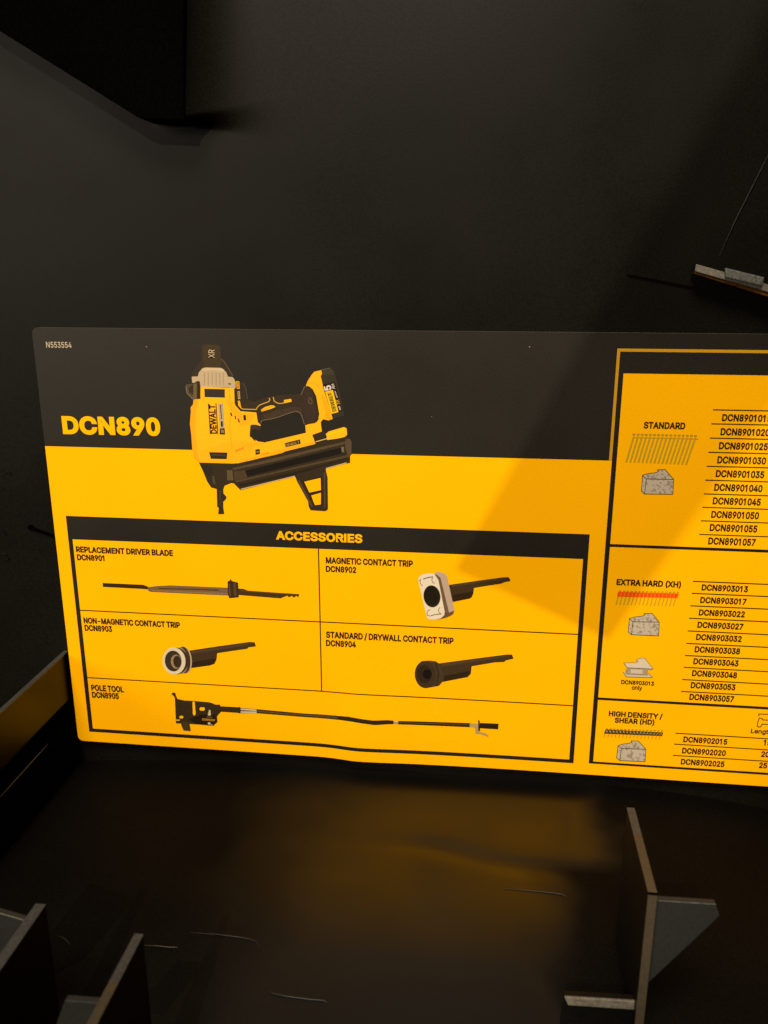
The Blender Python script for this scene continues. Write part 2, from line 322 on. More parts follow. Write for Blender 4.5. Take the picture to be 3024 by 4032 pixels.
# --- lettering: outlines of a plain grotesque alphabet, in thousandths of the type size
LETTERFORMS = """(273:89,207 90,244 94,283 101,324 109,364 119,403 132,441 145,477 160,510 177,539 236,539 219,503 204,466 191,428 179,390 169,351 161,313 156,276 152,241 151,207 152,176 155,145 160,115 167,83 177,50 188,16 202,-19 218,-57 236,-96 177,-96 150,-46 128,4 111,55 99,106 92,156;)273:37,-96 56,-56 72,-18 86,18 97,52 106,85 113,116 118,147 121,177 122,207 121,241 117,276 112,313 104,351 94,390 82,428 69,466 54,503 37,539 97,539 113,510 128,477 142,441 154,403 164,364 173,323 179,283 183,244 184,207 182,156 174,104 161,53 144,3 123,-47 97,-96;-453:337,244 337,188 114,188 114,244;/249:235,533 71,-76 14,-76 178,533;0408:207,-7 174,-3 144,7 118,24 96,48 77,77 63,113 52,155 46,202 44,254 46,306 52,353 63,395 77,431 96,461 118,484 145,502 174,512 207,516 238,512 268,502 294,484 317,461 335,431 349,395 360,353 367,306 369,254 367,202 360,155 349,113 335,77 317,48 294,24 268,7 239,-3|207,50 228,52 247,60 264,74 278,92 291,116 300,144 308,176 311,213 313,254 311,295 308,332 300,365 291,393 278,416 264,435 247,449 228,457 207,460 185,457 166,449 148,435 134,416 122,393 112,365 105,332 101,295 99,254 101,213 105,176 112,144 122,116 134,92 148,74 166,60 185,52;1392:224,509 224,0 166,0 166,448 163,448 51,358 51,427 153,509;2408:58,0 58,47 213,229 229,248 244,266 257,282 268,298 276,312 283,327 288,341 290,356 291,371 290,389 287,405 280,419 271,431 261,441 248,449 235,455 219,458 204,460 187,458 171,454 157,447 145,438 135,427 126,413 120,398 116,381 116,362 60,362 62,391 68,418 78,442 93,464 110,482 130,496 153,507 178,513 205,516 231,513 256,507 278,497 298,482 315,465 329,445 339,423 345,398 347,372 346,354 343,336 338,318 330,299 319,280 306,259 288,235 268,209 243,180 139,60 139,57 354,57 354,0;3408:198,-7 171,-5 145,1 121,10 98,22 80,38 64,57 52,79 44,104 40,132 99,132 102,115 107,100 115,87 125,76 136,66 150,59 166,54 182,51 199,50 217,51 235,55 250,61 265,69 277,80 287,93 294,108 298,125 299,145 298,163 294,180 288,196 278,211 266,223 250,234 231,241 208,246 183,248 143,248 143,299 262,448 262,452 64,452 64,509 339,509 339,461 192,278 192,289 225,290 254,286 280,276 303,262 322,244 338,222 349,198 356,173 358,145 355,116 349,90 337,66 322,45 303,27 281,12 256,2 228,-5;4408:36,105 36,158 225,509 283,509 99,166 99,163 376,163 376,105|257,0 257,121 257,146 257,318 312,318 312,0;5408:201,-7 175,-5 150,1 127,11 107,25 90,41 76,60 65,82 57,105 55,130 111,130 114,115 118,102 126,89 135,78 146,68 157,60 171,54 186,51 201,50 219,51 236,56 251,64 265,75 277,89 286,104 293,122 297,141 298,162 297,183 292,203 286,221 276,237 264,251 250,262 234,270 217,275 198,277 183,276 167,273 152,268 138,262 126,255 116,246 61,253 87,509 333,509 333,452 137,452 122,301 124,301 135,311 147,318 162,325 177,330 193,333 208,334 229,332 249,328 268,321 285,311 300,299 314,285 326,269 337,251 345,231 351,210 355,187 356,163 353,132 347,102 336,76 320,52 302,32 281,15 257,3 230,-4;6408:206,-7 178,-4 153,3 129,15 108,31 91,51 76,74 66,101 60,130 58,162 59,187 65,212 73,239 85,268 102,302 125,340 229,509 293,509 137,261 132,261 137,270 143,279 150,288 158,295 167,302 178,307 189,311 201,313 214,314 241,312 265,305 288,295 307,280 323,262 337,240 346,215 352,187 354,157 352,127 345,98 335,73 320,50 303,30 282,14 258,3 234,-4|206,48 223,50 239,55 254,63 267,73 277,86 286,101 293,119 297,137 298,157 297,178 293,196 286,213 277,228 267,241 254,251 239,259 223,264 206,265 188,264 173,259 158,252 146,241 135,229 126,214 119,197 115,179 114,158 115,138 119,119 126,102 135,86 146,73 158,63 173,55 188,50;7408:88,0 294,448 294,452 56,452 56,509 356,509 356,449 150,0;8408:206,-7 176,-5 148,1 124,11 101,25 83,42 67,62 56,84 49,109 47,135 48,156 53,176 59,195 68,212 79,228 92,241 106,252 122,260 139,265 139,267 117,276 99,289 85,308 73,330 66,354 64,380 66,405 72,429 82,450 96,469 113,485 133,498 155,508 179,514 206,516 232,514 257,508 278,498 298,485 315,469 329,450 339,429 345,405 348,380 345,354 339,330 327,308 312,289 294,276 273,267 273,265 290,260 305,252 319,241 332,228 343,212 352,195 359,176 363,156 365,135 362,109 356,84 344,62 329,42 310,25 288,11 263,1 236,-5|206,49 226,50 243,54 259,60 273,69 285,79 294,91 301,106 305,121 307,139 305,157 300,173 293,189 284,202 271,213 258,223 241,230 225,234 206,235 187,234 170,230 154,223 140,213 127,202 118,189 111,173 106,157 105,139 106,121 110,106 117,91 126,79 138,69 152,60 168,54 187,50|206,290 222,291 237,294 249,300 261,308 271,318 279,330 286,344 289,359 290,376 289,392 286,407 280,420 272,432 262,442 250,449 237,455 222,459 206,460 189,459 175,455 161,449 149,442 139,432 132,420 126,407 122,392 121,376 122,359 126,344 132,330 140,318 150,308 162,300 176,294 190,291;9408:206,516 233,513 259,506 282,494 303,478 320,458 335,434 346,408 352,378 354,347 352,322 348,296 339,270 327,240 309,207 287,168 182,0 118,0 274,248 279,248 275,238 268,229 261,221 253,214 244,207 234,202 223,198 211,195 198,195 171,197 147,203 125,214 106,229 89,247 76,269 66,294 60,321 58,352 60,382 66,411 77,436 92,459 109,479 130,494 153,506 178,513|206,460 188,459 173,454 158,446 146,435 135,423 126,407 119,390 116,372 114,352 116,331 119,313 126,295 135,280 146,268 158,257 173,250 188,245 206,243 223,245 239,249 254,257 267,267 278,280 286,295 293,312 297,330 298,350 297,371 293,390 286,407 278,422 267,435 254,446 239,454 223,459;A480:16,0 201,509 276,509 463,0 395,0 287,302 280,323 272,346 264,372 255,402 244,438 232,478 245,478 233,437 222,402 213,371 204,345 197,322 191,302 85,0|110,142 110,199 370,199 370,142;B456:60,0 60,509 241,509 274,507 304,501 329,491 350,477 367,461 381,442 390,421 396,398 398,374 397,353 393,336 387,320 378,307 368,295 356,286 343,278 329,272 315,267 315,262 331,260 347,254 363,245 378,234 391,220 402,203 411,184 416,161 418,136 416,111 410,88 400,67 386,48 368,31 344,18 317,8 284,2 247,0|125,57 245,57 281,60 309,67 330,80 344,96 353,115 355,137 354,153 350,169 342,184 333,197 320,209 306,218 289,225 269,229 248,231 125,231|125,285 238,285 256,287 273,290 288,296 302,304 314,314 323,326 330,340 335,355 336,372 333,393 326,412 313,429 294,442 270,449 240,452 125,452;C510:267,-7 225,-3 186,7 150,25 119,49 92,79 70,115 53,157 44,203 40,254 44,305 53,352 70,393 92,429 119,459 150,484 186,501 225,512 267,516 293,514 317,511 340,504 362,496 383,485 402,471 419,456 435,438 448,418 459,397 467,373 473,348 408,348 404,365 397,380 389,395 380,407 369,418 357,428 344,437 330,444 315,449 300,453 284,455 267,456 237,453 209,445 184,432 161,414 141,391 125,364 113,332 106,295 103,254 106,213 113,177 125,145 141,117 161,94 184,76 210,63 237,56 267,53 284,54 300,56 315,60 330,65 344,72 357,81 369,90 380,102 389,114 397,128 404,144 408,160 473,160 467,135 459,112 448,91 435,71 420,53 402,38 383,24 363,13 341,5 317,-2 293,-6;D502:219,0 96,0 96,57 215,57 254,60 288,68 318,81 343,99 363,122 379,149 390,181 397,216 399,255 397,294 390,329 379,361 364,388 344,410 320,428 291,441 258,449 221,452 93,452 93,509 225,509 273,505 315,495 353,478 385,455 412,426 433,391 449,351 458,306 462,255 458,205 449,159 433,119 411,83 384,54 351,31 312,14 268,3|125,509 125,0 60,0 60,509;E419:60,0 60,509 372,509 372,452 125,452 125,286 355,286 355,229 125,229 125,57 375,57 375,0;F410:60,0 60,509 369,509 369,452 125,452 125,278 346,278 346,221 125,221 125,0;G520:269,-7 225,-3 185,7 149,25 118,49 91,79 69,116 53,157 43,203 40,254 43,305 53,352 69,393 91,429 117,459 149,484 184,501 223,512 265,516 291,514 316,510 340,504 363,494 384,483 403,469 421,453 436,436 449,416 460,395 468,373 474,349 408,349 402,365 395,379 387,393 378,406 368,417 356,427 344,436 330,443 315,448 300,453 283,455 265,456 236,453 209,445 183,432 160,414 141,392 125,364 113,332 106,295 103,254 106,213 113,177 125,145 141,117 161,95 184,76 210,63 238,56 269,53 296,55 322,61 345,71 365,85 382,102 396,123 407,147 413,173 415,202 434,199 283,199 283,256 478,256 478,200 475,160 466,124 451,91 431,62 406,38 377,19 344,5 308,-4;H517:60,0 60,509 125,509 125,289 392,289 392,509 457,509 457,0 392,0 392,232 125,232 125,0;I185:60,0 60,509 125,509 125,0;K467:104,145 104,216 116,231 128,246 139,261 151,275 162,289 174,303 187,317 199,331 212,344 364,509 448,509 231,276 228,276|60,0 60,509 125,509 125,334 124,225 125,193 125,0|372,0 188,259 228,309 449,0;L393:60,0 60,509 125,509 125,57 361,57 361,0;M628:60,0 60,509 152,509 277,187 287,159 299,123 311,84 322,49 307,49 318,83 330,121 342,158 352,187 476,509 568,509 568,0 504,0 504,291 504,327 505,369 506,413 507,457 513,457 508,441 503,425 498,409 482,363 467,322 456,291 342,0 286,0 170,291 159,321 145,361 129,408 112,457 119,457 120,416 121,372 122,328 122,291 122,0;N523:60,0 60,509 136,509 343,183 349,174 355,163 363,151 371,137 379,122 388,107 396,90 405,73 414,55 405,54 403,72 402,90 401,108 400,126 399,142 399,157 399,195 399,509 463,509 463,0 387,0 202,290 177,331 168,346 159,363 148,381 108,452 119,454 122,384 124,328 125,291 125,0;O533:267,-7 225,-3 186,7 150,25 119,49 92,79 70,115 53,157 44,203 40,254 44,305 53,352 70,393 92,429 119,459 150,484 186,501 225,512 267,516 309,512 348,501 384,484 415,459 442,429 464,393 480,352 490,305 493,254 490,203 480,157 464,115 442,79 415,49 384,25 348,7 309,-3|267,53 296,55 324,63 349,76 372,94 392,116 408,144 420,176 428,213 430,254 428,295 420,332 408,365 392,392 372,415 349,433 324,446 296,453 267,456 237,453 210,445 184,433 161,415 142,392 125,364 113,332 106,295 103,254 106,213 113,176 125,144 142,117 161,94 184,76 210,63 237,55;P445:60,0 60,509 235,509 272,506 305,499 332,487 356,471 375,452 390,430 400,404 407,377 409,348 407,318 400,291 390,265 375,243 356,223 332,207 305,195 272,188 235,186 109,186 109,242 233,242 257,244 279,248 297,256 312,266 324,279 333,294 339,310 343,328 344,348 343,367 339,385 333,402 324,416 312,428 297,439 279,446 257,451 232,452 125,452 125,0;R449:60,0 60,509 236,509 273,506 305,500 333,489 356,473 376,455 390,433 401,408 407,381 409,352 407,323 401,296 390,271 376,250 356,232 333,217 305,206 273,200 236,198 96,198 96,255 234,255 258,256 280,260 298,267 313,276 325,287 334,300 340,316 344,333 345,352 344,371 340,389 334,405 325,419 313,430 298,440 279,446 258,451 233,452 125,452 125,0|353,0 230,229 303,229 428,0;S447:224,-9 188,-7 156,-1 128,9 102,23 81,40 64,60 51,83 42,109 38,137 104,137 108,118 114,102 123,88 136,76 150,66 166,59 185,53 204,50 224,49 246,50 267,54 286,60 303,69 317,79 329,92 338,106 344,122 346,139 344,154 340,168 332,179 322,189 310,197 296,205 280,211 263,217 245,222 184,239 145,253 112,269 86,289 67,313 56,341 52,372 54,400 62,425 75,448 92,468 113,484 138,498 165,508 195,514 227,516 259,514 289,508 316,498 340,484 360,468 377,449 390,427 398,403 401,378 337,378 332,402 320,421 302,437 280,449 254,456 225,459 204,457 185,454 167,448 152,440 139,430 129,418 121,405 117,391 115,376 117,359 122,345 131,334 142,324 155,315 169,308 184,302 198,297 212,293 264,279 279,275 295,270 312,264 328,256 344,248 359,238 372,226 384,213 395,198 402,180 407,161 408,139 406,112 399,87 386,64 370,43 349,25 323,11 294,0 261,-7;T449:32,452 32,509 417,509 417,452 257,452 257,0 193,0 193,452;V480:204,0 16,509 84,509 192,206 199,187 207,164 215,137 225,106 236,71 248,31 235,31 247,71 257,107 267,138 276,165 283,187 290,206 395,509 463,509 278,0;W686:155,0 16,509 82,509 163,196 167,179 172,162 175,145 187,94 190,76 194,58 197,40 189,40 193,58 196,76 200,94 203,111 207,128 211,145 224,196 306,509 380,509 462,196 466,179 470,162 474,145 486,94 490,76 494,58 497,40 488,40 492,58 495,76 499,94 503,111 506,128 510,145 523,196 603,509 670,509 530,0 455,0 368,323 362,345 357,368 351,391 346,417 341,445 336,475 350,475 345,446 340,420 335,395 330,371 324,347 318,323 230,0;X474:18,0 217,284 217,236 29,509 104,509 178,400 188,386 196,373 204,361 211,350 217,340 223,329 230,318 236,305 243,292 232,292 252,329 258,339 265,350 272,361 298,400 374,509 446,509 259,239 259,287 456,0 382,0 292,129 268,165 262,175 256,185 250,195 244,206 237,218 230,231 244,231 238,219 231,207 225,196 219,186 213,176 206,166 182,129 91,0;Y472:203,0 203,208 16,509 91,509 192,344 203,327 213,309 222,292 231,274 240,254 250,230 224,230 233,254 242,275 251,293 260,310 270,327 280,344 381,509 455,509 268,208 268,0;e404:212,-8 177,-5 145,3 117,16 92,35 72,58 56,85 44,116 37,150 34,187 36,224 44,258 55,290 71,317 91,340 115,359 142,373 172,382 205,384 226,383 246,380 266,374 285,366 303,355 319,341 334,324 347,305 357,282 365,256 370,227 371,194 371,169 75,169 75,221 338,221 310,202 308,226 304,248 298,269 288,286 277,301 263,314 246,323 227,328 205,330 183,328 164,323 146,313 131,301 119,286 109,270 102,251 97,231 96,211 96,178 98,151 102,127 110,106 121,88 135,73 151,61 169,53 190,48 212,46 227,47 241,49 254,53 265,58 276,65 285,73 294,82 300,93 306,105 365,91 358,72 348,55 335,39 320,26 302,14 283,4 261,-3 237,-7;g425:207,-151 180,-149 156,-146 134,-140 114,-132 97,-122 82,-110 70,-97 59,-84 51,-69 101,-41 107,-49 114,-57 122,-66 131,-74 142,-82 154,-88 169,-93 187,-96 207,-97 236,-95 261,-87 282,-75 298,-58 308,-34 311,-6 311,68 306,68 301,60 294,51 287,41 277,32 266,23 252,16 236,10 217,6 195,5 165,7 138,14 113,27 90,43 71,65 55,90 43,120 36,154 34,191 36,229 43,263 55,293 71,320 90,342 112,361 138,374 166,382 196,384 218,383 237,379 253,373 267,365 279,356 288,346 296,336 302,327 308,319 313,319 313,379 372,379 372,-9 370,-40 363,-67 350,-90 334,-109 314,-124 291,-136 265,-144 237,-149|205,59 227,61 246,66 264,75 278,87 290,103 300,121 307,142 311,166 312,193 311,219 307,242 300,264 291,283 279,299 264,312 247,322 227,328 205,330 182,328 163,322 145,312 130,298 118,282 109,262 102,241 98,218 96,193 98,167 102,144 109,123 118,104 131,88 145,76 163,66 183,61;h410:114,227 114,0 53,0 53,509 114,509 114,287 102,287 116,319 132,344 152,362 175,374 200,382 227,384 252,383 275,377 295,369 313,356 328,340 341,321 350,298 355,271 357,240 357,0 296,0 296,235 293,263 286,286 273,304 256,318 235,326 210,329 192,328 176,324 161,317 147,308 136,297 126,283 119,266 115,248;l189:139,-2 112,0 91,8 74,20 62,37 55,59 53,84 53,509 114,509 114,99 114,83 117,71 120,62 126,57 135,53 146,52 160,53 170,54 181,3 162,-1 154,-2 147,-2;n410:114,227 114,0 53,0 53,379 112,379 112,287 102,287 116,319 132,344 152,362 175,374 200,382 227,384 252,383 275,377 295,369 313,356 328,340 341,321 350,298 355,271 357,240 357,0 296,0 296,235 293,263 286,286 273,304 256,318 235,326 210,329 192,328 176,324 161,317 147,308 136,297 126,283 119,266 115,248;o415:207,-8 174,-5 144,3 117,16 93,35 72,58 56,85 44,116 37,150 34,187 37,225 44,260 56,291 72,318 93,341 117,360 144,374 174,382 207,384 241,382 271,374 299,360 323,341 343,318 359,291 371,260 379,225 381,187 379,150 371,116 359,85 343,58 323,35 299,16 271,3 241,-5|207,46 231,49 252,55 270,66 285,80 298,97 307,117 314,139 318,163 319,187 318,212 314,236 307,258 298,278 285,296 270,310 252,321 231,328 207,330 184,328 163,321 145,310 130,296 118,278 108,258 102,236 98,212 96,187 98,163 102,139 108,117 118,97 130,80 145,66 163,55 184,49;t227:204,379 204,327 6,327 6,379|65,471 126,471 126,98 127,83 130,70 136,61 144,55 156,51 170,50 185,51 202,54 213,2 207,0 200,-2 192,-3 184,-3 176,-4 168,-4 138,-1 113,7 92,21 77,41 68,64 65,93;y389:47,-139 61,-86 71,-87 83,-89 94,-90 104,-89 113,-86 122,-81 130,-74 138,-64 145,-51 151,-36 163,-1 17,379 84,379 165,155 173,132 180,109 187,87 193,64 199,42 206,21 184,21 190,42 196,64 202,87 209,110 216,132 224,155 305,379 371,379 204,-58 196,-77 187,-93 177,-107 165,-119 153,-128 139,-136 125,-141 109,-144 91,-145 82,-145 73,-144 65,-143 57,-142 52,-140"""
GLYPHS = {}
for rec in LETTERFORMS.split(';'):
    head, body = rec[1:].split(':')
    GLYPHS[rec[0]] = (int(head) / 1000, [[tuple(int(c) / 1000 for c in p.split(',')) for p in lp.split(' ')] for lp in body.split('|')])
def embolden(lp, off):
    n = len(lp); out = []
    for i in range(n):
        a, b, c = Vector(lp[i - 1]), Vector(lp[i]), Vector(lp[(i + 1) % n])
        d0, d1 = (b - a).normalized(), (c - b).normalized()
        n0, n1 = Vector((-d0.y, d0.x)), Vector((-d1.y, d1.x)); m = n0 + n1
        m = m.normalized() if m.length > 1e-4 else n0
        p = b + m * off / max(0.45, m.dot(n0)); out.append((p.x, p.y))
    return out
def area2(l): return sum(l[i - 1][0] * l[i][1] - l[i][0] * l[i - 1][1] for i in range(len(l)))
def within(p, l):
    c = False
    for i in range(len(l)):
        (xa, ya), (xb, yb) = l[i], l[i - 1]
        if (ya > p[1]) != (yb > p[1]) and p[0] < (xb - xa) * (p[1] - ya) / (yb - ya) + xa: c = not c
    return c
def spread(loops, off):
    """Strokes of one letter, each an outline followed by its own counters, thickened by off."""
    big = area2(max(loops, key=lambda l: abs(area2(l)))) > 0
    out = [[l] for l in loops if (area2(l) > 0) == big]
    for l in loops:
        if (area2(l) > 0) != big:
            host = [o for o in out if within(l[0], o[0])] or out
            min(host, key=lambda o: abs(area2(o[0]))).append(l)
    return [[(l, embolden(l, off * (-1 if big else 1))) for l in o] for o in out]
class Lettering(Sheet):
    def line(self, s, p0, p1, cap, m, bold=0.012, lev=6, W=None, space=1.0, level=False):
        """Set s on the baseline p0 to p1 (measured points), cap high (measured)."""
        if W: p0, p1, cap = W(*p0), W(*p1), cap * W.s
        a, b = Vector(card(*p0)), Vector(card(*p1))
        if level: b.y = a.y
        mx = (p1[0] - p0[0], p1[1] - p0[1]); L = math.hypot(*mx)
        q = Vector(card(p0[0] + mx[1] / L * cap, p0[1] - mx[0] / L * cap)); cap_m = (q - a).length
        self.set(s, a, b, cap_m, m, bold, lev, space)
    def set(self, s, a, b, cap_m, m, bold=0.012, lev=6, space=1.0):
        x = 0.0; glyphs = []
        for ch_ in s:
            if ch_ == ' ': x += 0.16; continue
            adv, lps = GLYPHS[ch_]
            for k, o in enumerate(spread(lps, bold)): glyphs.append((x, o, k))
            x += adv * space + max(0.0, 2 * bold - 0.058)
        allx = [p[0] + gx for gx, o, k in glyphs for l in o for p in l[1]]; x0, x1 = min(allx), max(allx)
        lo, hi = -bold, 0.509 + bold - 0.03
        d = (b - a); W_ = d.length; d.normalize(); u = Vector((-d.y, d.x))
        for gx, o, k in glyphs:
            put = lambda p: tuple(a + d * ((p[0] + gx - x0) / (x1 - x0) * W_) + u * ((p[1] - lo) / (hi - lo) * cap_m))
            L = lev + 0.1 * k
            self.raw([[put(p) for p in l] for l, e in o], m, L)
            mi = self._m(m)
            for l, e in o:                           # thickening band round each outline, sloping a hair to the paper
                base = len(self.v); n = len(l)
                for p in l: q = put(p); self.v.append((q[0], -L * STEP, q[1]))
                for p in e: q = put(p); self.v.append((q[0], -(L - 0.5) * STEP, q[1]))
                for t_ in range(n):
                    r_ = (t_ + 1) % n; self.f.append((base + t_, base + r_, base + n + r_, base + n + t_)); self.fm.append(mi)

INFO = empty('information_card', (card(1500, 3000)[0], 0, 0.0))
tag(INFO, 'wide yellow and black printed card listing tool accessories, standing against the black back panel', 'card')
# board with rounded corners and a real thickness
TL, BL = card(125, 1294), card(309, 2920)
LEFT = (TL[0] + BL[0]) / 2; TOP = card(1500, 1302)[1]; BOT = (BL[1] + card(3024, 3092)[1]) / 2; RIGHT = 0.262
def rrect(x0, z0, x1, z1, r, n=6):
    pts = []
    for cx, cz, a0 in ((x1 - r, z1 - r, 0), (x0 + r, z1 - r, 90), (x0 + r, z0 + r, 180), (x1 - r, z0 + r, 270)):
        for k in range(n + 1):
            a = R(a0 + 90 * k / n); pts.append((cx + r * math.cos(a), cz + r * math.sin(a)))
    return pts
outline = rrect(LEFT, BOT, RIGHT, TOP, 0.0028)
def board():
    sh = Sheet('board'); sh.raw([outline], M_YELLOW, 0); o = sh.build(INFO)
    md = o.modifiers.new('thickness', 'SOLIDIFY'); md.thickness = 0.0014; md.offset = -1.0
    md.material_offset_rim = 1; md.material_offset = 0
    o.data.materials.append(M_EDGE)
    return o
board()
# black heading panel
YB = [(175, 1756), (2395, 1814)]
zb = (card(*YB[0])[1] + card(*YB[1])[1]) / 2
hd = Sheet('heading_panel')
ro = rrect(LEFT - 0.00005, BOT, RIGHT + 0.00005, TOP + 0.00005, 0.0028)
top_pts = [p for p in ro if p[1] > zb]
xr = card(*Z7(312, 1100))[0]
hd.raw([[(xr, zb), (RIGHT + 0.00005, zb)] + top_pts + [(LEFT - 0.00005, zb)]], M_BLACK, 1)
hd.build(INFO)

# accessories table
def cz(*pts): return sum(card(*p)[1] for p in pts) / len(pts)
def cx_(*pts): return sum(card(*p)[0] for p in pts) / len(pts)
tab = Sheet('accessories_table')
tx0 = cx_((258, 2030), (352, 2877)); tx1 = cx_((2323, 2105), (2257, 3004))
tz1 = cz((258, 2030), (2323, 2105)); tz0 = cz((352, 2880), (2257, 3006)); thb = cz((271, 2122), (2302, 2202.5))
lw = cx_(Z3(112, 183)) - cx_(Z3(97, 183)) + 0.0004
bw = 0.0021
def rect(sh, x0, z0, x1, z1, m, lev): sh.raw([[(x0, z0), (x1, z0), (x1, z1), (x0, z1)]], m, lev)
tab.raw([[(tx0, tz0), (tx1, tz0), (tx1, tz1), (tx0, tz1)], [(tx0 + bw, tz0 + 0.0019), (tx0 + bw, thb), (tx1 - bw, thb), (tx1 - bw, tz0 + 0.0019)]], M_BLACK, 1)
r1 = cz((305, 2400), (2285, 2500.6)); r2 = cz((333, 2666), (2264, 2780.5)); mid = cx_((1257, 2164), (1264, 2726))
hl = 0.00028
K = ink(58, 40, 14)
rect(tab, tx0 + bw, r1 - hl, tx1 - bw, r1 + hl, K, 1)
rect(tab, tx0 + bw, r2 - hl, tx1 - bw, r2 + hl, K, 1)
rect(tab, mid - hl, r2 + hl, mid + hl, r1 - hl, K, 1); rect(tab, mid - hl, r1 + hl, mid + hl, thb, K, 1)
tab.build(INFO)

# nail chart on the right
ch = Sheet('nail_chart')
cxo = cx_(Z7(389, 155), Z7(352, 620)); ctop = cz(Z7(390, 152), Z7(1659, 172))
XE = RIGHT - 0.008
yw = 0.0012; fw = 0.0020
cin = cxo + yw + fw
cbot_o = cz(Z8(128, 1845), Z8(1659, 1918)); cbot_i = cz(Z8(150, 1828), Z8(1659, 1900))
p_top = cz(Z7(415, 362), Z7(1659, 385))
d1t, d1b = cz(Z7(295, 1808), Z7(1659, 1848)), cz(Z7(290, 1832), Z7(1659, 1871))
d2t, d2b = cz(Z8(190, 1292), Z8(1659, 1340)), cz(Z8(190, 1312), Z8(1659, 1362))
# yellow outline on the black heading
ch.raw([[(cxo, zb), (cxo + yw, zb), (cxo + yw, ctop - yw), (XE - yw, ctop - yw), (XE - yw, zb), (XE, zb), (XE, ctop), (cxo, ctop)]], ink(205, 150, 28), 2)
# black frame with three windows, then the yellow field where it lies on the heading
ch.raw([[(cxo + yw, cbot_o), (XE - yw, cbot_o), (XE - yw, ctop - yw - 1e-5), (cxo + yw, ctop - yw - 1e-5)],
        [(cin, cbot_i), (cin, d2b), (XE - yw - fw, d2b), (XE - yw - fw, cbot_i)],
        [(cin, d2t), (cin, d1b), (XE - yw - fw, d1b), (XE - yw - fw, d2t)],
        [(cin, d1t), (cin, p_top), (XE - yw - fw, p_top), (XE - yw - fw, d1t)]], M_BLACK, 3)
rect(ch, cin, d1t, XE - yw - fw, p_top, M_YELLOW, 2.4)
RX = XE - yw - fw - 0.004
def rules(pts, W, m=K):
    u = sum(card(*W(*p))[0] for p in pts) / len(pts)
    for p in pts:
        z = card(*W(*p))[1]; rect(ch, u, z - 0.00024, RX, z + 0.00024, m, 4)
rules([(1197, 672), (1184, 790), (1168, 910), (1155, 1030), (1142, 1148), (1128, 1265), (1114, 1381), (1101, 1494), (1090, 1608), (1080, 1723)], Z7)
rules([(1032, 297), (1018, 398), (1006, 503), (993, 608), (981, 715), (968, 820), (956, 922), (944, 1022), (932, 1125), (920, 1225)], Z8)
rules([(876, 1578), (866, 1670), (856, 1765)], Z8)
ch.build(INFO)

# --- lettering blocks
KT = ink(52, 34, 12); YT = M_YELLOW
t = Lettering('serial_lettering'); t.line('N553554', (338, 311), (522, 314), 40, ink(185, 168, 140), 0.014, W=Z2, space=1.03); t.build(INFO)
t = Lettering('heading_lettering'); t.line('DCN890', (460, 938), (1168, 952), 123, M_YELLOW, 0.042, W=Z2, space=1.0); t.build(INFO)
t = Lettering('accessories_lettering'); t.line('ACCESSORIES', (1087, 2124), (1427, 2138), 32, M_YELLOW, 0.036, space=1.0); t.build(INFO)
for nm, rows in (('driver_blade_lettering', [('REPLACEMENT DRIVER BLADE', (152, 262), (727, 284), 33, Z3), ('DCN8901', (158, 309), (320, 314), 33, Z3)]),
                 ('magnetic_trip_lettering', [('MAGNETIC CONTACT TRIP', (120, 242), (614, 261), 34, Z4), ('DCN8902', (120, 290), (292, 295), 33, Z4)]),
                 ('plain_trip_lettering', [('NON-MAGNETIC CONTACT TRIP', (197, 684), (768, 711), 33, Z3), ('DCN8903', (203, 728), (365, 735), 33, Z3)]),
                 ('drywall_trip_lettering', [('STANDARD / DRYWALL CONTACT TRIP', (121, 664), (845, 695), 34, Z4), ('DCN8904', (121, 711), (291, 716), 33, Z4)]),
                 ('pole_tool_lettering', [('POLE TOOL', (242, 329), (435, 340), 33, Z5), ('DCN8905', (247, 371), (405, 379), 33, Z5)])):
    t = Lettering(nm)
    for s, a, b, c, W in rows: t.line(s, a, b, c, KT, 0.034, W=W, level=True)
    t.build(INFO)
def code_rows(name, codes, L, rights, cap, W):
    t = Lettering(name)
    u0 = sum(card(*W(*p))[0] for p in L) / len(L); u1 = sum(card(*W(*p))[0] for p in rights) / len(rights)
    for s, p in zip(codes, L):
        z = card(*W(*p))[1]; c = z and abs(card(*W(p[0], p[1] - cap))[1] - z)
        t.set(s, Vector((u0, z)), Vector((u1, z)), c, KT, 0.033)
    return t
t = code_rows('standard_nail_lettering', ['DCN89010%02d' % k for k in (15, 20, 25, 30, 35, 40, 45, 50, 55, 57)],
              [(1270, 767), (1256, 886), (1243, 1004), (1229, 1123), (1214, 1239), (1200, 1355), (1187, 1469), (1175, 1583), (1163, 1694), (1151, 1807)],
              [(1640, 1130), (1628, 1248), (1612, 1364), (1593, 1476), (1577, 1590), (1560, 1703), (1550, 1818)], 57, Z7)
t.line('STANDARD', (607, 829), (958, 836), 54, KT, 0.034, W=Z7, level=True); t.build(INFO)
t = code_rows('hard_nail_lettering', ['DCN89030%02d' % k for k in (13, 17, 22, 27, 32, 38, 43, 48, 53, 57)],
              [(1100, 373), (1088, 479), (1074, 584), (1062, 688), (1049, 791), (1037, 895), (1025, 996), (1013, 1096), (1001, 1197), (988, 1296)],
              [(1495, 385), (1478, 495), (1447, 705), (1435, 808), (1420, 910), (1405, 1012), (1390, 1113), (1378, 1214), (1363, 1312)], 49, Z8)
t.line('EXTRA HARD (XH)', (378, 327), (922, 349), 48, KT, 0.034, W=Z8, level=True)
t.line('DCN8903013', (418, 1163), (695, 1173), 33, KT, 0.030, W=Z8, level=True)
t.line('only', (508, 1211), (595, 1215), 36, KT, 0.022, W=Z8, level=True); t.build(INFO)
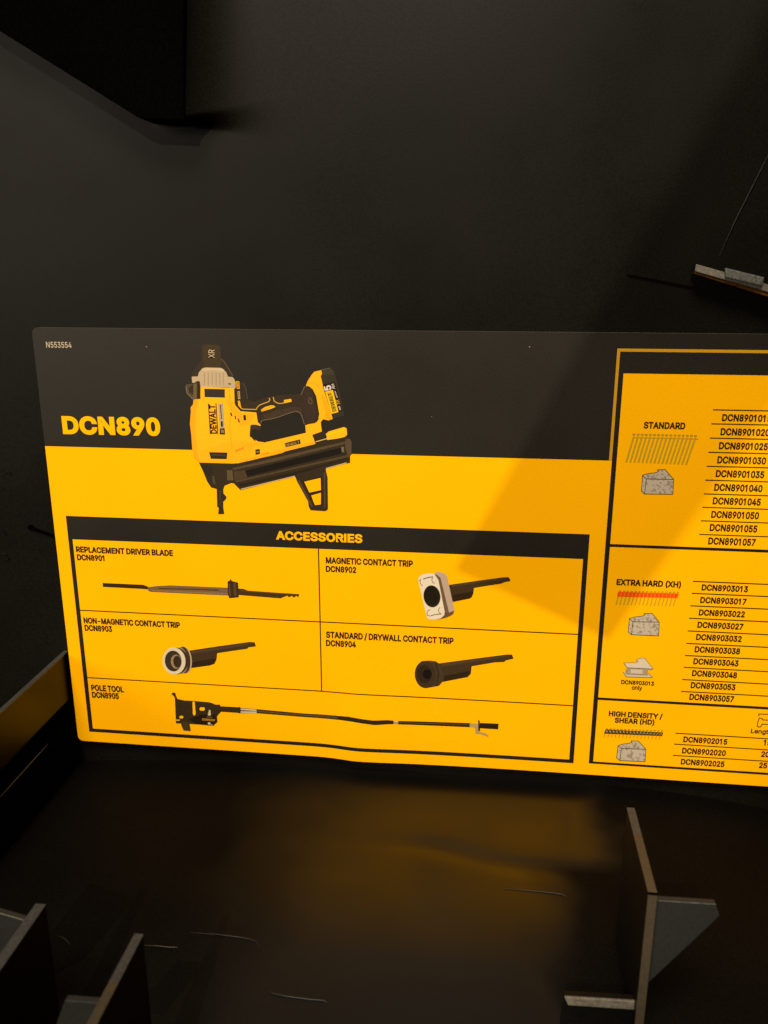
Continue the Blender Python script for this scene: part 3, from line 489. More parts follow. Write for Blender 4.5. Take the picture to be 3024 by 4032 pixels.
t = code_rows('shear_nail_lettering', ['DCN89020%02d' % k for k in (15, 20, 25)], [(943, 1653), (930, 1748), (920, 1841)],
              [(1315, 1668), (1300, 1764), (1287, 1857)], 46, Z8)
t.line('HIGH DENSITY /', (313, 1434), (768, 1448), 43, KT, 0.034, W=Z8, level=True)
t.line('SHEAR (HD)', (363, 1489), (698, 1503), 42, KT, 0.034, W=Z8, level=True)
t.line('15', (1617, 1680), (1682, 1683), 45, KT, 0.030, W=Z8, level=True)
t.line('20', (1598, 1777), (1668, 1780), 45, KT, 0.030, W=Z8, level=True)
t.line('25', (1580, 1871), (1648, 1874), 45, KT, 0.030, W=Z8, level=True)
t.line('Length', (1512, 1577), (1690, 1584), 36, KT, 0.022, W=Z8, level=True); t.build(INFO)

# --- printed pictures
Y2 = M_YELLOW; DK = ink(52, 41, 28); DK2 = ink(64, 50, 34); DK3 = ink(40, 32, 22); BRN = ink(78, 60, 38)
g = Sheet('nail_gun_picture')
g.poly([(350, 412), (600, 418), (602, 545), (640, 588), (755, 597), (765, 665), (788, 690), (745, 684), (712, 692), (706, 770), (768, 808), (815, 815), (1115, 745), (1110, 690), (1195, 665), (1222, 622), (1240, 645), (1222, 668), (1230, 735), (1165, 758), (1175, 800), (1185, 825), (900, 895), (640, 966), (345, 960), (318, 935), (300, 915), (290, 860), (283, 760), (273, 680), (280, 590), (278, 560), (295, 540), (300, 500), (350, 500)], ink(250, 182, 8), 4, Z1)
g.poly([(1115, 402), (1130, 365), (1158, 322), (1175, 302), (1225, 290), (1233, 312), (1222, 335), (1248, 430), (1285, 560), (1302, 608), (1312, 640), (1280, 655), (1240, 645), (1205, 640), (1212, 610), (1190, 480), (1165, 430), (1140, 408)], ink(250, 180, 6), 4.6, Z1)
g.stroke([(400, 520), (520, 520), (620, 555), (680, 600), (720, 660)], 14, ink(228, 158, 8), 5, ZB_)
g.poly([(760, 820), (830, 840), (1000, 1290), (900, 1330), (860, 1240), (820, 1080)], ink(240, 165, 2), 5, ZB_)
g.poly([(860, 1330), (960, 1310), (1010, 1400), (1060, 1460), (960, 1490), (880, 1430)], ink(238, 160, 3), 5, ZB_)
g.poly([(1228, 290), (1290, 274), (1318, 292), (1340, 370), (1386, 570), (1392, 622), (1308, 640), (1285, 560), (1240, 420), (1225, 335), (1233, 312)], ink(54, 48, 36), 5, Z1)
g.stroke([(735, 185), (1000, 125)], 10, ink(120, 110, 90), 5.5, ZB_)
g.poly([(820, 190), (1020, 150), (1070, 190), (1100, 300), (800, 300), (770, 230)], ink(62, 55, 42), 5.4, ZB_)
g.poly([(825, 555), (1120, 500), (1312, 1232), (1230, 1290), (1090, 1190), (840, 720)], ink(30, 22, 12), 5.6, ZB_)
g.poly([(865, 742), (1068, 700), (1215, 1275), (1032, 1322)], ink(244, 190, 20), 6, ZB_)
g.poly([(915, 770), (1020, 750), (1165, 1250), (1055, 1278)], ink(196, 160, 22), 6.4, ZB_)
for a, b, w in (((1120, 728), (1185, 905), 34), ((1228, 1120), (1262, 1222), 44)): g.stroke([a, b], w, ink(178, 160, 150), 6.4, ZB_)
for k in range(5): g.stroke([(1118 + k * 13, 760 + k * 34), (1150 + k * 13, 752 + k * 34)], 7, ink(70, 55, 40), 6.7, ZB_)
# tail cap
g.poly([(400, 150), (430, 95), (500, 80), (720, 85), (790, 110), (825, 160), (840, 400), (890, 450), (1110, 790), (1000, 800), (350, 790), (200, 780), (210, 700), (330, 530), (400, 440)], ink(52, 43, 30), 4, ZG)
g.poly([(440, 120), (700, 95), (790, 115), (822, 165), (835, 400), (830, 590), (460, 590), (445, 400)], ink(62, 49, 30), 4.5, ZG)
g.stroke([(835, 410), (890, 450), (960, 560), (1090, 770)], 30, ink(82, 66, 44), 4.8, ZG)
g.poly([(330, 785), (350, 700), (430, 605), (500, 590), (820, 597), (880, 622), (950, 700), (985, 790), (1085, 800), (1120, 840), (1152, 920), (1155, 1050), (1100, 1050), (1000, 1020), (385, 1008), (372, 892), (310, 882), (260, 925), (205, 920), (195, 790)], ink(188, 164, 130), 5, ZG)
for x in (470, 555, 640, 725, 805, 880): g.stroke([(x, 700), (x + 2, 980)], 20, ink(160, 138, 108), 5.5, ZG)
g.poly([(400, 640), (500, 605), (820, 610), (880, 640), (920, 690), (700, 650), (450, 660)], ink(204, 180, 142), 5.3, ZG)
g.oval((1018, 948), 38, 16, ink(92, 76, 54), 5.5, ZG, 8)
g.poly([(60, 962), (290, 935), (312, 892), (375, 897), (387, 1275), (222, 1287), (100, 1180), (75, 1060)], ink(80, 68, 46), 5.5, ZG)
g.poly([(118, 1045), (225, 955), (232, 1185), (150, 1135)], ink(52, 42, 29), 6, ZG)
g.poly([(235, 950), (300, 945), (302, 1270), (230, 1270)], ink(104, 86, 60), 6, ZG)
g.poly([(318, 905), (370, 905), (378, 1265), (312, 1268)], ink(46, 35, 22), 6, ZG)
g.stroke([(70, 1000), (95, 1150), (225, 1282)], 14, ink(128, 112, 80), 6.3, ZG)
g.poly([(470, 1058), (915, 1070), (918, 1247), (475, 1235)], ink(54, 43, 36), 5, ZG)
g.stroke([(470, 1058), (915, 1070)], 10, ink(36, 26, 14), 5.4, ZG)
g.stroke([(390, 1012), (900, 1035)], 16, ink(232, 186, 70), 5.4, ZG)
g.poly([(300, 500), (330, 505), (318, 600), (312, 700), (330, 900), (350, 958), (318, 935), (300, 915), (290, 860), (283, 760), (273, 680), (280, 590), (278, 560), (295, 540)], ink(242, 166, 4), 4.4, Z1)
g.poly([(530, 505), (595, 520), (600, 560), (640, 600), (750, 610), (700, 680), (640, 700), (560, 560)], ink(244, 172, 5), 4.4, Z1)
g.poly([(350, 870), (600, 800), (760, 815), (690, 940), (600, 962), (350, 955)], ink(246, 176, 6), 4.3, Z1)
g.stroke([(300, 915), (318, 935), (346, 960)], 5, ink(224, 150, 4), 4.8, Z1)
g.stroke([(556, 430), (575, 560), (560, 700), (580, 860)], 6, ink(236, 160, 4), 4.8, Z1)
# printed maker's label on the body
g.stroke([(407, 532), (422, 755)], 7, ink(60, 44, 14), 5, Z1); g.stroke([(462, 530), (476, 755)], 7, ink(60, 44, 14), 5, Z1)
g.poly([(478, 535), (515, 533), (527, 757), (490, 757)], ink(178, 158, 128), 5, Z1)
g.poly([(489, 714), (525, 711), (528, 757), (490, 757)], ink(40, 30, 18), 5.5, Z1)
g.poly([(497, 662), (511, 661), (513, 700), (499, 701)], ink(40, 30, 18), 5.5, Z1)
g.stroke([(494, 540), (503, 645)], 7, ink(78, 66, 50), 5.5, Z1)
for k in range(4): g.stroke([(500 + k * 5, 722), (503 + k * 5, 746)], 2.6, ink(180, 165, 140), 6, Z1)
for q in ([(564, 600), (575, 598), (583, 626), (571, 622)], [(597, 622), (605, 620), (609, 649), (600, 645)], [(620, 642), (628, 640), (637, 671), (626, 668)]): g.poly(q, ink(104, 30, 8), 5, Z1)
g.poly([(660, 618), (668, 613), (678, 617), (682, 652), (672, 656), (663, 652)], ink(52, 42, 30), 5, Z1)
g.poly([(412, 885), (545, 888), (540, 936), (425, 933)], ink(46, 38, 26), 5, Z1)
g.stroke([(430, 905), (530, 908)], 14, ink(66, 56, 40), 5.4, Z1)
g.poly([(600, 872), (665, 846), (662, 864), (605, 885)], ink(232, 140, 10), 5, Z1)
g.poly([(640, 845), (740, 815), (810, 822), (700, 850)], ink(244, 170, 8), 4.8, Z1)
g.poly([(790, 895), (845, 880), (845, 893), (790, 906)], ink(236, 160, 10), 4.8, Z1)
g.stroke([(640, 955), (900, 880), (1180, 815)], 10, ink(236, 165, 8), 4.8, Z1)
# handle
g.poly([(120, 85), (180, 90), (240, 120), (290, 210), (315, 380), (420, 415), (560, 370), (680, 335), (880, 310), (1180, 290), (1240, 175), (1300, 165), (1355, 200), (1400, 350), (1440, 490), (1478, 640), (1420, 770), (1260, 795), (1235, 790), (1190, 640), (1160, 595), (1100, 580), (1000, 610), (820, 680), (690, 710), (570, 725), (530, 770), (480, 750), (465, 600), (430, 575), (230, 570), (150, 520), (100, 450), (92, 210), (115, 200)], ink(55, 43, 31), 5, ZH)
g.poly([(200, 130), (250, 150), (285, 230), (305, 390), (250, 470), (215, 420)], ink(48, 42, 30), 5.3, ZH)
g.poly([(560, 640), (800, 560), (1080, 500), (1180, 520), (1200, 600), (1100, 570), (980, 605), (800, 670), (600, 710)], ink(66, 52, 38), 5.3, ZH)
g.poly([(1270, 200), (1330, 210), (1380, 380), (1440, 620), (1390, 740), (1270, 770), (1230, 620)], ink(58, 44, 36), 5.3, ZH)
g.stroke([(1185, 310), (1240, 180), (1300, 165)], 14, ink(104, 88, 66), 5.5, ZH)
g.stroke([(530, 775), (535, 740), (570, 722), (700, 703), (820, 670), (1000, 603), (1095, 578), (1160, 595), (1192, 640), (1240, 790)], 10, ink(118, 104, 84), 5.8, ZH)
g.stroke([(240, 120), (285, 200), (312, 378)], 10, ink(86, 76, 58), 5.6, ZH)
PG = ink(202, 162, 62)
g.stroke([(205, 525), (235, 542), (452, 548), (480, 500), (512, 474), (660, 418), (676, 388), (662, 358)], 15, PG, 5.8, ZH)
g.stroke([(730, 345), (745, 410), (800, 445), (850, 450), (905, 440)], 15, PG, 5.8, ZH)
g.poly([(905, 392), (1022, 374), (1033, 420), (908, 446)], ink(240, 182, 10), 6, ZH)
g.poly([(540, 545), (600, 505), (700, 478), (738, 482), (768, 505), (700, 535), (542, 582), (532, 560)], ink(236, 186, 20), 6, ZH)
g.stroke([(545, 562), (720, 495)], 10, ink(190, 142, 10), 6.4, ZH)
g.poly([(152, 405), (186, 405), (200, 480), (218, 545), (160, 485)], ink(232, 170, 14), 6, ZH)
g.stroke([(155, 255), (178, 255), (186, 370), (162, 372)], 12, PG, 6, ZH, True)
g.stroke([(132, 92), (170, 97), (176, 205), (142, 200)], 14, ink(226, 170, 30), 6, ZH, True)
g.stroke([(150, 115), (158, 180)], 14, ink(206, 120, 10), 6.4, ZH)
g.stroke([(1310, 350), (1345, 370), (1368, 420), (1355, 460)], 9, ink(120, 96, 54), 6, ZH)
g.stroke([(1305, 380), (1315, 440), (1340, 465)], 9, ink(112, 96, 70), 6, ZH)
g.poly([(352, 870), (365, 800), (420, 786), (525, 815), (527, 885), (440, 872)], ink(62, 48, 38), 5, ZH)
g.stroke([(385, 790), (450, 790), (525, 812)], 12, ink(226, 176, 70), 5.4, ZH)
g.poly([(360, 870), (430, 870), (440, 1075), (345, 975)], ink(42, 37, 29), 4.8, ZH)
g.poly([(1160, 762), (1250, 735), (1268, 776), (1180, 804)], ink(52, 40, 30), 5, Z1)
g.poly([(1256, 756), (1280, 735), (1390, 703), (1410, 712), (1414, 758), (1395, 775), (1285, 800), (1268, 795)], ink(248, 184, 8), 5, Z1)
g.stroke([(1185, 810), (1290, 780)], 7, ink(214, 176, 90), 5.4, Z1)
g.stroke([(1270, 762), (1400, 715)], 9, ink(255, 200, 40), 5.4, Z1)
# magazine, nose and front foot
g.poly([(110, 255), (450, 265), (500, 260), (830, 185), (1260, 75), (1265, 58), (1390, 30), (1585, 0), (1622, 40), (1620, 175), (1605, 182), (1605, 255), (1365, 312), (1365, 330), (1382, 400), (1386, 715), (1360, 735), (1215, 725), (1195, 690), (1190, 640), (1080, 440), (1060, 388), (522, 527), (455, 460), (430, 455), (362, 482), (350, 520), (352, 560), (382, 592), (375, 617), (350, 640), (350, 700), (360, 762), (300, 765), (305, 700), (290, 690), (285, 515), (230, 500), (190, 440), (150, 340)], ink(52, 42, 28), 5, ZM4)
g.poly([(560, 335), (1520, 105), (1548, 160), (592, 390)], ink(27, 23, 18), 5.5, ZM4)
g.poly([(440, 310), (830, 215), (1555, 45), (1560, 68), (850, 245), (450, 328)], ink(84, 68, 48), 5.5, ZM4)
g.poly([(600, 405), (1600, 175), (1600, 195), (480, 450), (470, 435)], ink(80, 65, 44), 5.5, ZM4)
g.poly([(500, 470), (1050, 350), (1560, 215), (1560, 228), (1060, 372), (515, 492)], ink(40, 32, 20), 5.5, ZM4)
g.poly([(1560, 25), (1600, 18), (1621, 45), (1619, 172), (1580, 180), (1556, 100)], ink(86, 68, 50), 5.8, ZM4)
g.poly([(1515, 100), (1543, 98), (1547, 150), (1526, 156)], ink(112, 96, 70), 6.2, ZM4)
g.poly([(387, 330), (440, 328), (452, 430), (390, 430)], ink(94, 76, 52), 5.5, ZM4)
g.poly([(455, 342), (565, 330), (590, 402), (465, 432)], ink(74, 58, 40), 5.8, ZM4)
g.poly([(240, 390), (262, 385), (275, 470), (250, 470)], ink(78, 64, 46), 5.5, ZM4)
g.poly([(125, 275), (250, 285), (230, 420), (170, 360)], ink(44, 38, 30), 5.4, ZM4)
g.stroke([(525, 518), (1058, 388)], 8, ink(208, 180, 140), 6, ZM4)
g.stroke([(1368, 312), (1572, 256)], 8, ink(208, 180, 140), 6, ZM4)
for q in ([(1145, 440), (1318, 400), (1322, 530), (1200, 556)], [(1215, 576), (1322, 546), (1320, 672), (1255, 680), (1238, 640)]):
    g.poly(q, M_YELLOW, 6, ZM4); g.stroke(q, 9, ink(30, 22, 8), 6.4, ZM4, True)
g.stroke([(1095, 430), (1205, 640), (1230, 690)], 16, ink(82, 66, 50), 5.8, ZM4)
g.stroke([(1352, 350), (1355, 700)], 16, ink(78, 64, 48), 5.8, ZM4)
g.stroke([(300, 540), (345, 545)], 8, ink(80, 64, 40), 5.8, ZM4); g.stroke([(302, 640), (345, 640)], 8, ink(76, 62, 40), 5.8, ZM4)
g.stroke([(318, 560), (322, 680)], 12, ink(74, 58, 36), 5.8, ZM4)
g.poly([(668, 125), (712, 120), (713, 170), (670, 178)], ink(58, 44, 14), 5.5, ZM4)
g.stroke([(680, 150), (702, 146)], 12, ink(170, 134, 40), 6, ZM4)
g.poly([(957, 62), (1110, 24), (1117, 68), (967, 104)], ink(58, 44, 16), 5.5, ZM4)
g.build(INFO)
t = Lettering('body_lettering')
t.line('DEWALT', (470, 752), (456, 540), 42, ink(34, 24, 10), 0.034, 5.6, Z1, 1.0)
t.build(INFO)
t = Lettering('cap_lettering')
t.line('XR', (692, 385), (690, 205), 122, ink(206, 184, 140), 0.0, 6, ZG, 1.0)
t.build(INFO)
t = Lettering('battery_lettering')
t.line('DEWALT', (1165, 1245), (1032, 765), 96, ink(30, 22, 8), 0.014, 6.8, ZB_, 1.0)
t.line('5', (1040, 692), (1008, 562), 178, ink(222, 205, 192), 0.03, 6.4, ZB_)
t.line('AH', (1128, 665), (1098, 535), 72, ink(214, 196, 184), 0.02, 6.4, ZB_)
t.line('XR', (1262, 1070), (1222, 945), 90, ink(214, 166, 36), 0.01, 6.4, ZB_)
t.build(INFO)
t = Lettering('magazine_lettering')
t.line('DEWALT', (972, 98), (1108, 66), 26, ink(196, 164, 88), 0.0, 6, ZM4, 1.0)
t.build(INFO)

b = Sheet('driver_blade_picture')
b.poly([(308, 445), (550, 456), (580, 468), (578, 483), (545, 480), (310, 468)], ink(52, 40, 22), 4, Z3)
b.poly([(575, 470), (640, 462), (715, 459), (1050, 473), (1055, 519), (600, 498), (580, 493)], ink(118, 92, 60), 4.4, Z3)
b.stroke([(640, 478), (850, 482), (1000, 488)], 7, ink(78, 58, 30), 5, Z3); b.stroke([(600, 490), (1050, 510)], 7, ink(138, 110, 74), 5, Z3)
b.poly([(1050, 436), (1062, 432), (1068, 420), (1075, 433), (1112, 443), (1116, 530), (1060, 535), (1052, 512)], ink(58, 44, 26), 5, Z3)
b.stroke([(1092, 445), (1096, 522)], 16, ink(82, 64, 40), 5.5, Z3); b.stroke([(1060, 450), (1066, 525)], 6, ink(96, 76, 50), 5.5, Z3)
b.poly([(1114, 478), (1145, 480), (1172, 491), (1475, 511), (1470, 529), (1458, 521), (1442, 531), (1432, 521), (1414, 529), (1404, 520), (1386, 527), (1362, 536), (1115, 516)], ink(66, 50, 28), 4.4, Z3)
b.stroke([(1130, 490), (1460, 514)], 6, ink(92, 70, 42), 5, Z3)
b.build(INFO)

b = Sheet('magnetic_trip_picture')
TUB = ink(66, 50, 32); TUBL = ink(80, 62, 40); TUBD = ink(48, 36, 22)
b.poly([(600, 298), (960, 246), (1370, 190), (1450, 188), (1476, 225), (1475, 242), (1385, 262), (1340, 280), (1180, 305), (960, 341), (950, 420), (930, 470), (900, 492), (660, 540), (620, 430)], TUB, 4, ZT8)
b.poly([(640, 300), (1370, 196), (1440, 194), (1300, 232), (960, 275), (650, 325)], TUBL, 4.5, ZT8)
b.poly([(660, 440), (948, 390), (930, 462), (890, 490), (662, 535)], TUBD, 4.5, ZT8)
b.poly([(400, 122), (450, 112), (520, 124), (558, 146), (582, 190), (682, 660), (600, 702), (520, 400), (482, 200), (405, 150)], ink(186, 162, 140), 5, ZT8)
b.poly([(405, 150), (430, 150), (485, 195), (606, 690), (540, 762), (500, 600)], ink(112, 88, 66), 5.4, ZT8)
b.poly([(540, 690), (606, 690), (682, 662), (664, 710), (620, 740), (540, 770), (430, 790)], ink(104, 80, 54), 5.6, ZT8)
b.poly([(170, 205), (195, 172), (250, 145), (330, 132), (392, 140), (412, 165), (455, 225), (545, 680), (540, 725), (490, 770), (410, 792), (330, 788), (298, 770), (288, 735), (175, 250)], ink(228, 212, 188), 6, ZT8)
b.oval((364, 460), 120, 157, ink(44, 36, 24), 6.5, ZT8, -8)
b.oval((358, 450), 96, 132, ink(34, 29, 20), 6.8, ZT8, -8)
LN = ink(112, 92, 74)
b.stroke([(175, 245), (205, 218), (195, 265), (215, 300), (235, 308)], 9, LN, 6.5, ZT8); b.stroke([(240, 215), (300, 195), (380, 182)], 14, LN, 6.5, ZT8)
b.stroke([(370, 190), (362, 235), (380, 268), (405, 275)], 9, LN, 6.5, ZT8)
b.stroke([(340, 645), (305, 665), (292, 700), (300, 730), (335, 740)], 9, LN, 6.5, ZT8); b.stroke([(340, 738), (400, 720), (495, 708)], 12, LN, 6.5, ZT8)
b.stroke([(480, 615), (455, 645), (465, 690), (495, 712)], 9, LN, 6.5, ZT8)
b.build(INFO)

def tube_pic(b, pts, W, hi, lo):
    b.poly(pts, TUB, 4, W); b.poly(hi, TUBL, 4.5, W); b.poly(lo, TUBD, 4.5, W)
b = Sheet('plain_trip_picture')
tube_pic(b, [(800, 850), (985, 822), (1180, 795), (1210, 797), (1219, 821), (1175, 827), (1165, 836), (1120, 842), (988, 862), (984, 900), (972, 925), (945, 935), (820, 952)], Z3,
         [(820, 852), (1180, 801), (1205, 802), (1120, 822), (985, 842), (830, 868)], [(840, 915), (982, 892), (970, 922), (942, 933), (825, 950)])
b.oval((800, 902), 38, 78, ink(188, 160, 124), 5, Z3, -6); b.oval((790, 902), 40, 80, ink(70, 52, 34), 5.3, Z3, -6)
b.oval((772, 905), 42, 79, ink(150, 126, 96), 5.6, Z3, -6); b.oval((742, 908), 76, 80, ink(62, 46, 30), 5.8, Z3, -6)
b.oval((733, 908), 68, 80, ink(214, 198, 170), 6.1, Z3, -6); b.oval((728, 908), 50, 62, ink(60, 48, 32), 6.4, Z3, -6)
b.oval((746, 912), 32, 42, ink(148, 126, 96), 6.6, Z3, -6); b.oval((752, 912), 24, 36, ink(58, 45, 30), 6.8, Z3, -6)
b.build(INFO)
b = Sheet('drywall_trip_picture')
tube_pic(b, [(760, 810), (950, 785), (1145, 760), (1177, 760), (1186, 783), (1142, 793), (1132, 802), (1080, 804), (948, 826), (943, 868), (925, 888), (895, 893), (770, 917)], Z4,
         [(770, 812), (1145, 766), (1172, 766), (1080, 784), (950, 803), (780, 828)], [(790, 880), (945, 852), (938, 872), (895, 892), (780, 914)])
b.poly([(690, 797), (710, 793), (742, 797), (782, 822), (790, 905), (762, 936), (695, 948)], ink(70, 55, 36), 5, Z4)
b.stroke([(742, 800), (762, 870), (745, 938)], 8, ink(52, 40, 26), 5.4, Z4)
b.oval((685, 872), 60, 77, ink(62, 48, 32), 5.8, Z4, -5); b.oval((680, 870), 42, 52, ink(48, 37, 24), 6.2, Z4, -5); b.oval((696, 870), 25, 27, ink(26, 20, 12), 6.5, Z4)
b.stroke([(660, 800), (700, 796), (742, 800)], 6, ink(88, 70, 46), 5.6, Z4)
b.build(INFO)

b = Sheet('pole_tool_picture')
PT = ink(56, 44, 28)
b.poly([(225, 235), (210, 190), (160, 150), (175, 128), (205, 120), (235, 132), (240, 170), (272, 238), (400, 265), (590, 275), (830, 296), (880, 305), (960, 340), (1040, 340), (1052, 370), (1380, 388), (1395, 378), (1420, 398), (1424, 490), (1400, 500), (1370, 490), (1060, 470), (988, 555), (998, 655), (920, 727), (700, 705), (490, 692), (515, 822), (385, 812), (350, 740), (335, 685), (245, 680)], PT, 4, ZP)
b.poly([(340, 680), (380, 640), (460, 660), (480, 700), (500, 815), (390, 805)], ink(70, 56, 36), 4.5, ZP)
b.poly([(480, 600), (700, 520), (960, 520), (980, 650), (910, 715), (600, 690)], ink(38, 30, 18), 4.5, ZP)
for q in ([(545, 290), (565, 280), (585, 290), (603, 500), (590, 535), (570, 538), (552, 510)], [(675, 405), (695, 388), (760, 392), (772, 418), (755, 450), (690, 448), (672, 430)], [(303, 560), (340, 540), (378, 552), (378, 580), (350, 592), (310, 585)]): b.poly(q, ink(244, 188, 20), 5, ZP)
b.poly([(248, 612), (322, 610), (305, 635), (252, 634)], ink(224, 186, 80), 5, ZP)
b.poly([(843, 440), (858, 432), (872, 450), (880, 530), (852, 545), (822, 530)], ink(196, 178, 140), 5, ZP)
b.stroke([(800, 565), (905, 570)], 12, ink(120, 92, 60), 5, ZP)
b.poly([(720, 588), (955, 606), (940, 642), (722, 628)], ink(168, 122, 30), 5, ZP)
for k in range(7): b.stroke([(740 + k * 28, 596 + k * 2), (748 + k * 28, 628 + k * 1.6)], 9, ink(92, 66, 20), 5.4, ZP)
b.oval((848, 682), 26, 20, ink(206, 190, 160), 5, ZP); b.oval((890, 708), 22, 8, ink(180, 160, 120), 5, ZP)
b.poly([(1128, 432), (1222, 440), (1222, 464), (1128, 464)], ink(112, 88, 54), 4, Z5)
b.stroke([(1128, 440), (1222, 447)], 8, ink(206, 190, 160), 4.5, Z5); b.stroke([(1128, 457), (1222, 459)], 8, ink(206, 190, 160), 4.5, Z5)
def zz(p): return Z6(*p)
pole = [Z5(1222, 440), zz((0, 446)), zz((190, 455)), zz((185, 477)), zz((0, 466)), Z5(1222, 464)]
b.poly(pole, ink(60, 48, 28), 4); b.stroke([Z5(1222, 452), zz((0, 456)), zz((190, 466))], 4, ink(96, 78, 50), 4.5)
b.poly([(185, 455), (250, 456), (340, 470), (390, 477), (470, 476), (506, 480), (505, 499), (470, 499), (400, 502), (335, 493), (270, 483), (185, 476)], ink(48, 38, 22), 4.5, Z6)
b.poly([(505, 480), (533, 483), (533, 500), (505, 498)], ink(84, 66, 40), 4, Z6); b.stroke([(506, 485), (532, 487)], 6, ink(214, 200, 170), 4.6, Z6); b.stroke([(506, 494), (532, 495)], 4, ink(200, 186, 150), 4.6, Z6)
b.poly([(533, 482), (938, 499), (938, 522), (533, 501)], ink(48, 38, 20), 4, Z6); b.stroke([(533, 491), (938, 509)], 4, ink(92, 74, 46), 4.5, Z6)
b.poly([(938, 500), (986, 502), (985, 540), (1000, 550), (1025, 555), (1046, 571), (1040, 577), (1000, 562), (970, 559), (966, 525), (936, 520)], ink(176, 148, 92), 4.5, Z6)
b.poly([(985, 482), (993, 484), (996, 541), (986, 543)], ink(46, 36, 20), 5, Z6)
b.poly([(995, 498), (1101, 503), (1098, 535), (995, 528)], ink(44, 34, 18), 4.5, Z6)
b.build(INFO)

NT = ink(172, 142, 36); NT2 = ink(200, 160, 34)
b = Sheet('standard_nail_picture')
for i in range(16):
    x0 = 527 + i * 34.6; x1 = 462 + i * 33.6; y0 = 880 + i * .8; y1 = 1115 + i * 1.4
    b.stroke([(x0, y0 + 14), (x1, y1)], 17, NT2, 4, Z7); b.stroke([(x0 + 3, y0 + 18), (x1 + 4, y1)], 4, NT, 4.4, Z7)
    b.stroke([(x0 - 12, y0), (x0 + 12, y0)], 14, NT, 4.4, Z7)
    b.stroke([(x0 + 4, y0 + 26), (x0 + 24, y0 + 27)], 6, ink(196, 140, 14), 4.8, Z7)
b.build(INFO)
b = Sheet('hard_nail_picture')
for i in range(16):
    x0 = 405 + i * 32.5; y0 = 384 + i * .6; x1 = 376 + i * 32.2; y1 = 494 + i * .8
    b.stroke([(x0, y0), (x1, y1)], 10, ink(196, 156, 34), 4, Z8); b.stroke([(x0 - 3, y0 - 4), (x0 + 16, y0 - 4)], 8, ink(196, 136, 16), 4.3, Z8)
b.poly([(393, 386), (906, 400), (893, 438), (384, 425)], ink(232, 78, 8), 4.6, Z8)
for i in range(15): b.stroke([(420 + i * 32, 392 + i * .9), (414 + i * 32, 420 + i * .9)], 9, ink(246, 120, 20), 5, Z8)
b.build(INFO)
b = Sheet('shear_nail_picture')
for i in range(16):
    x0 = 295 + i * 31; y0 = 1540 + i * 1.2
    b.stroke([(x0, y0), (x0 - 20, y0 + 72)], 8, ink(206, 148, 12), 4, Z8); b.stroke([(x0 - 5, y0 + 1), (x0 + 14, y0 + 1)], 8, ink(170, 130, 40), 4.3, Z8)
b.poly([(288, 1546), (774, 1572), (766, 1602), (274, 1582)], ink(84, 68, 34), 4.6, Z8)
for i in range(17): b.oval((296 + i * 28.5, 1563 + i * 1.45), 10, 9, ink(172, 146, 92), 5, Z8, n=10); b.stroke([(282 + i * 29, 1556 + i * 1.4), (298 + i * 29, 1580 + i * 1.4)], 6, ink(40, 30, 14), 5.4, Z8)
b.build(INFO)
def block_pic(name, W, out, edge, drop):
    b = Sheet(name); b.poly(out, ink(190, 176, 156), 4, W)
    rnd = random.Random(len(name)); cxs = [p[0] for p in out]; cys = [p[1] for p in out]
    def inside(x, y):
        c = False; n = len(out)
        for i in range(n):
            (xa, ya), (xb, yb) = out[i], out[i - 1]
            if (ya > y) != (yb > y) and x < (xb - xa) * (y - ya) / (yb - ya) + xa: c = not c
        return c
    k = 0; used = []
    while k < 42:
        x, y = rnd.uniform(min(cxs), max(cxs)), rnd.uniform(min(cys), max(cys)); r = rnd.uniform(5, 13)
        if all(inside(x + dx, y + dy) for dx, dy in ((r, 0), (-r, 0), (0, r), (0, -r))):
            b.oval((x, y), r * 1.25, r * .75, ink(152, 136, 116) if k % 3 else ink(168, 152, 132), 4.4 + k * 0.03, W, rnd.uniform(0, 90), 9); k += 1
    for e in edge: b.stroke(e, 5, ink(72, 56, 32), 6, W)
    b.stroke(out, 5, ink(66, 50, 24), 6.3, W, True)
    b.build(INFO)
block_pic('concrete_block_picture', Z7, [(600, 1222), (650, 1209), (715, 1201), (734, 1190), (726, 1178), (790, 1175), (862, 1258), (855, 1384), (615, 1381), (590, 1355)], [[(601, 1228), (632, 1255), (860, 1260)], [(632, 1257), (616, 1378)]], 0)
block_pic('concrete_block_picture', Z8, [(488, 610), (540, 596), (595, 590), (622, 578), (614, 567), (680, 566), (740, 640), (735, 756), (505, 746), (478, 720)], [[(490, 613), (518, 637), (738, 641)], [(518, 639), (506, 743)]], 0)
block_pic('concrete_block_picture', Z8, [(393, 1682), (440, 1668), (488, 1662), (510, 1652), (505, 1642), (566, 1644), (628, 1713), (620, 1818), (408, 1808), (380, 1785)], [[(394, 1686), (420, 1706), (626, 1714)], [(420, 1708), (409, 1805)]], 0)
b = Sheet('steel_beam_picture')
b.poly([(440, 985), (545, 984), (562, 972), (546, 964), (570, 946), (617, 943), (690, 1036), (640, 1033), (470, 1026)], ink(212, 198, 176), 4.6, Z8)
b.poly([(470, 1024), (690, 1037), (686, 1042), (640, 1046), (640, 1088), (465, 1078), (455, 1062)], ink(168, 148, 124), 4.2, Z8)
b.poly([(500, 1040), (600, 1042), (600, 1078), (500, 1072)], ink(204, 188, 166), 4.5, Z8)
b.poly([(436, 1060), (446, 1058), (465, 1078), (640, 1088), (648, 1068), (686, 1110), (462, 1103)], ink(206, 190, 168), 4.8, Z8)
b.stroke([(440, 985), (470, 1026), (688, 1037)], 5, ink(96, 78, 48), 5.2, Z8); b.stroke([(436, 1060), (462, 1103), (684, 1110), (648, 1070)], 5, ink(96, 78, 48), 5.2, Z8)
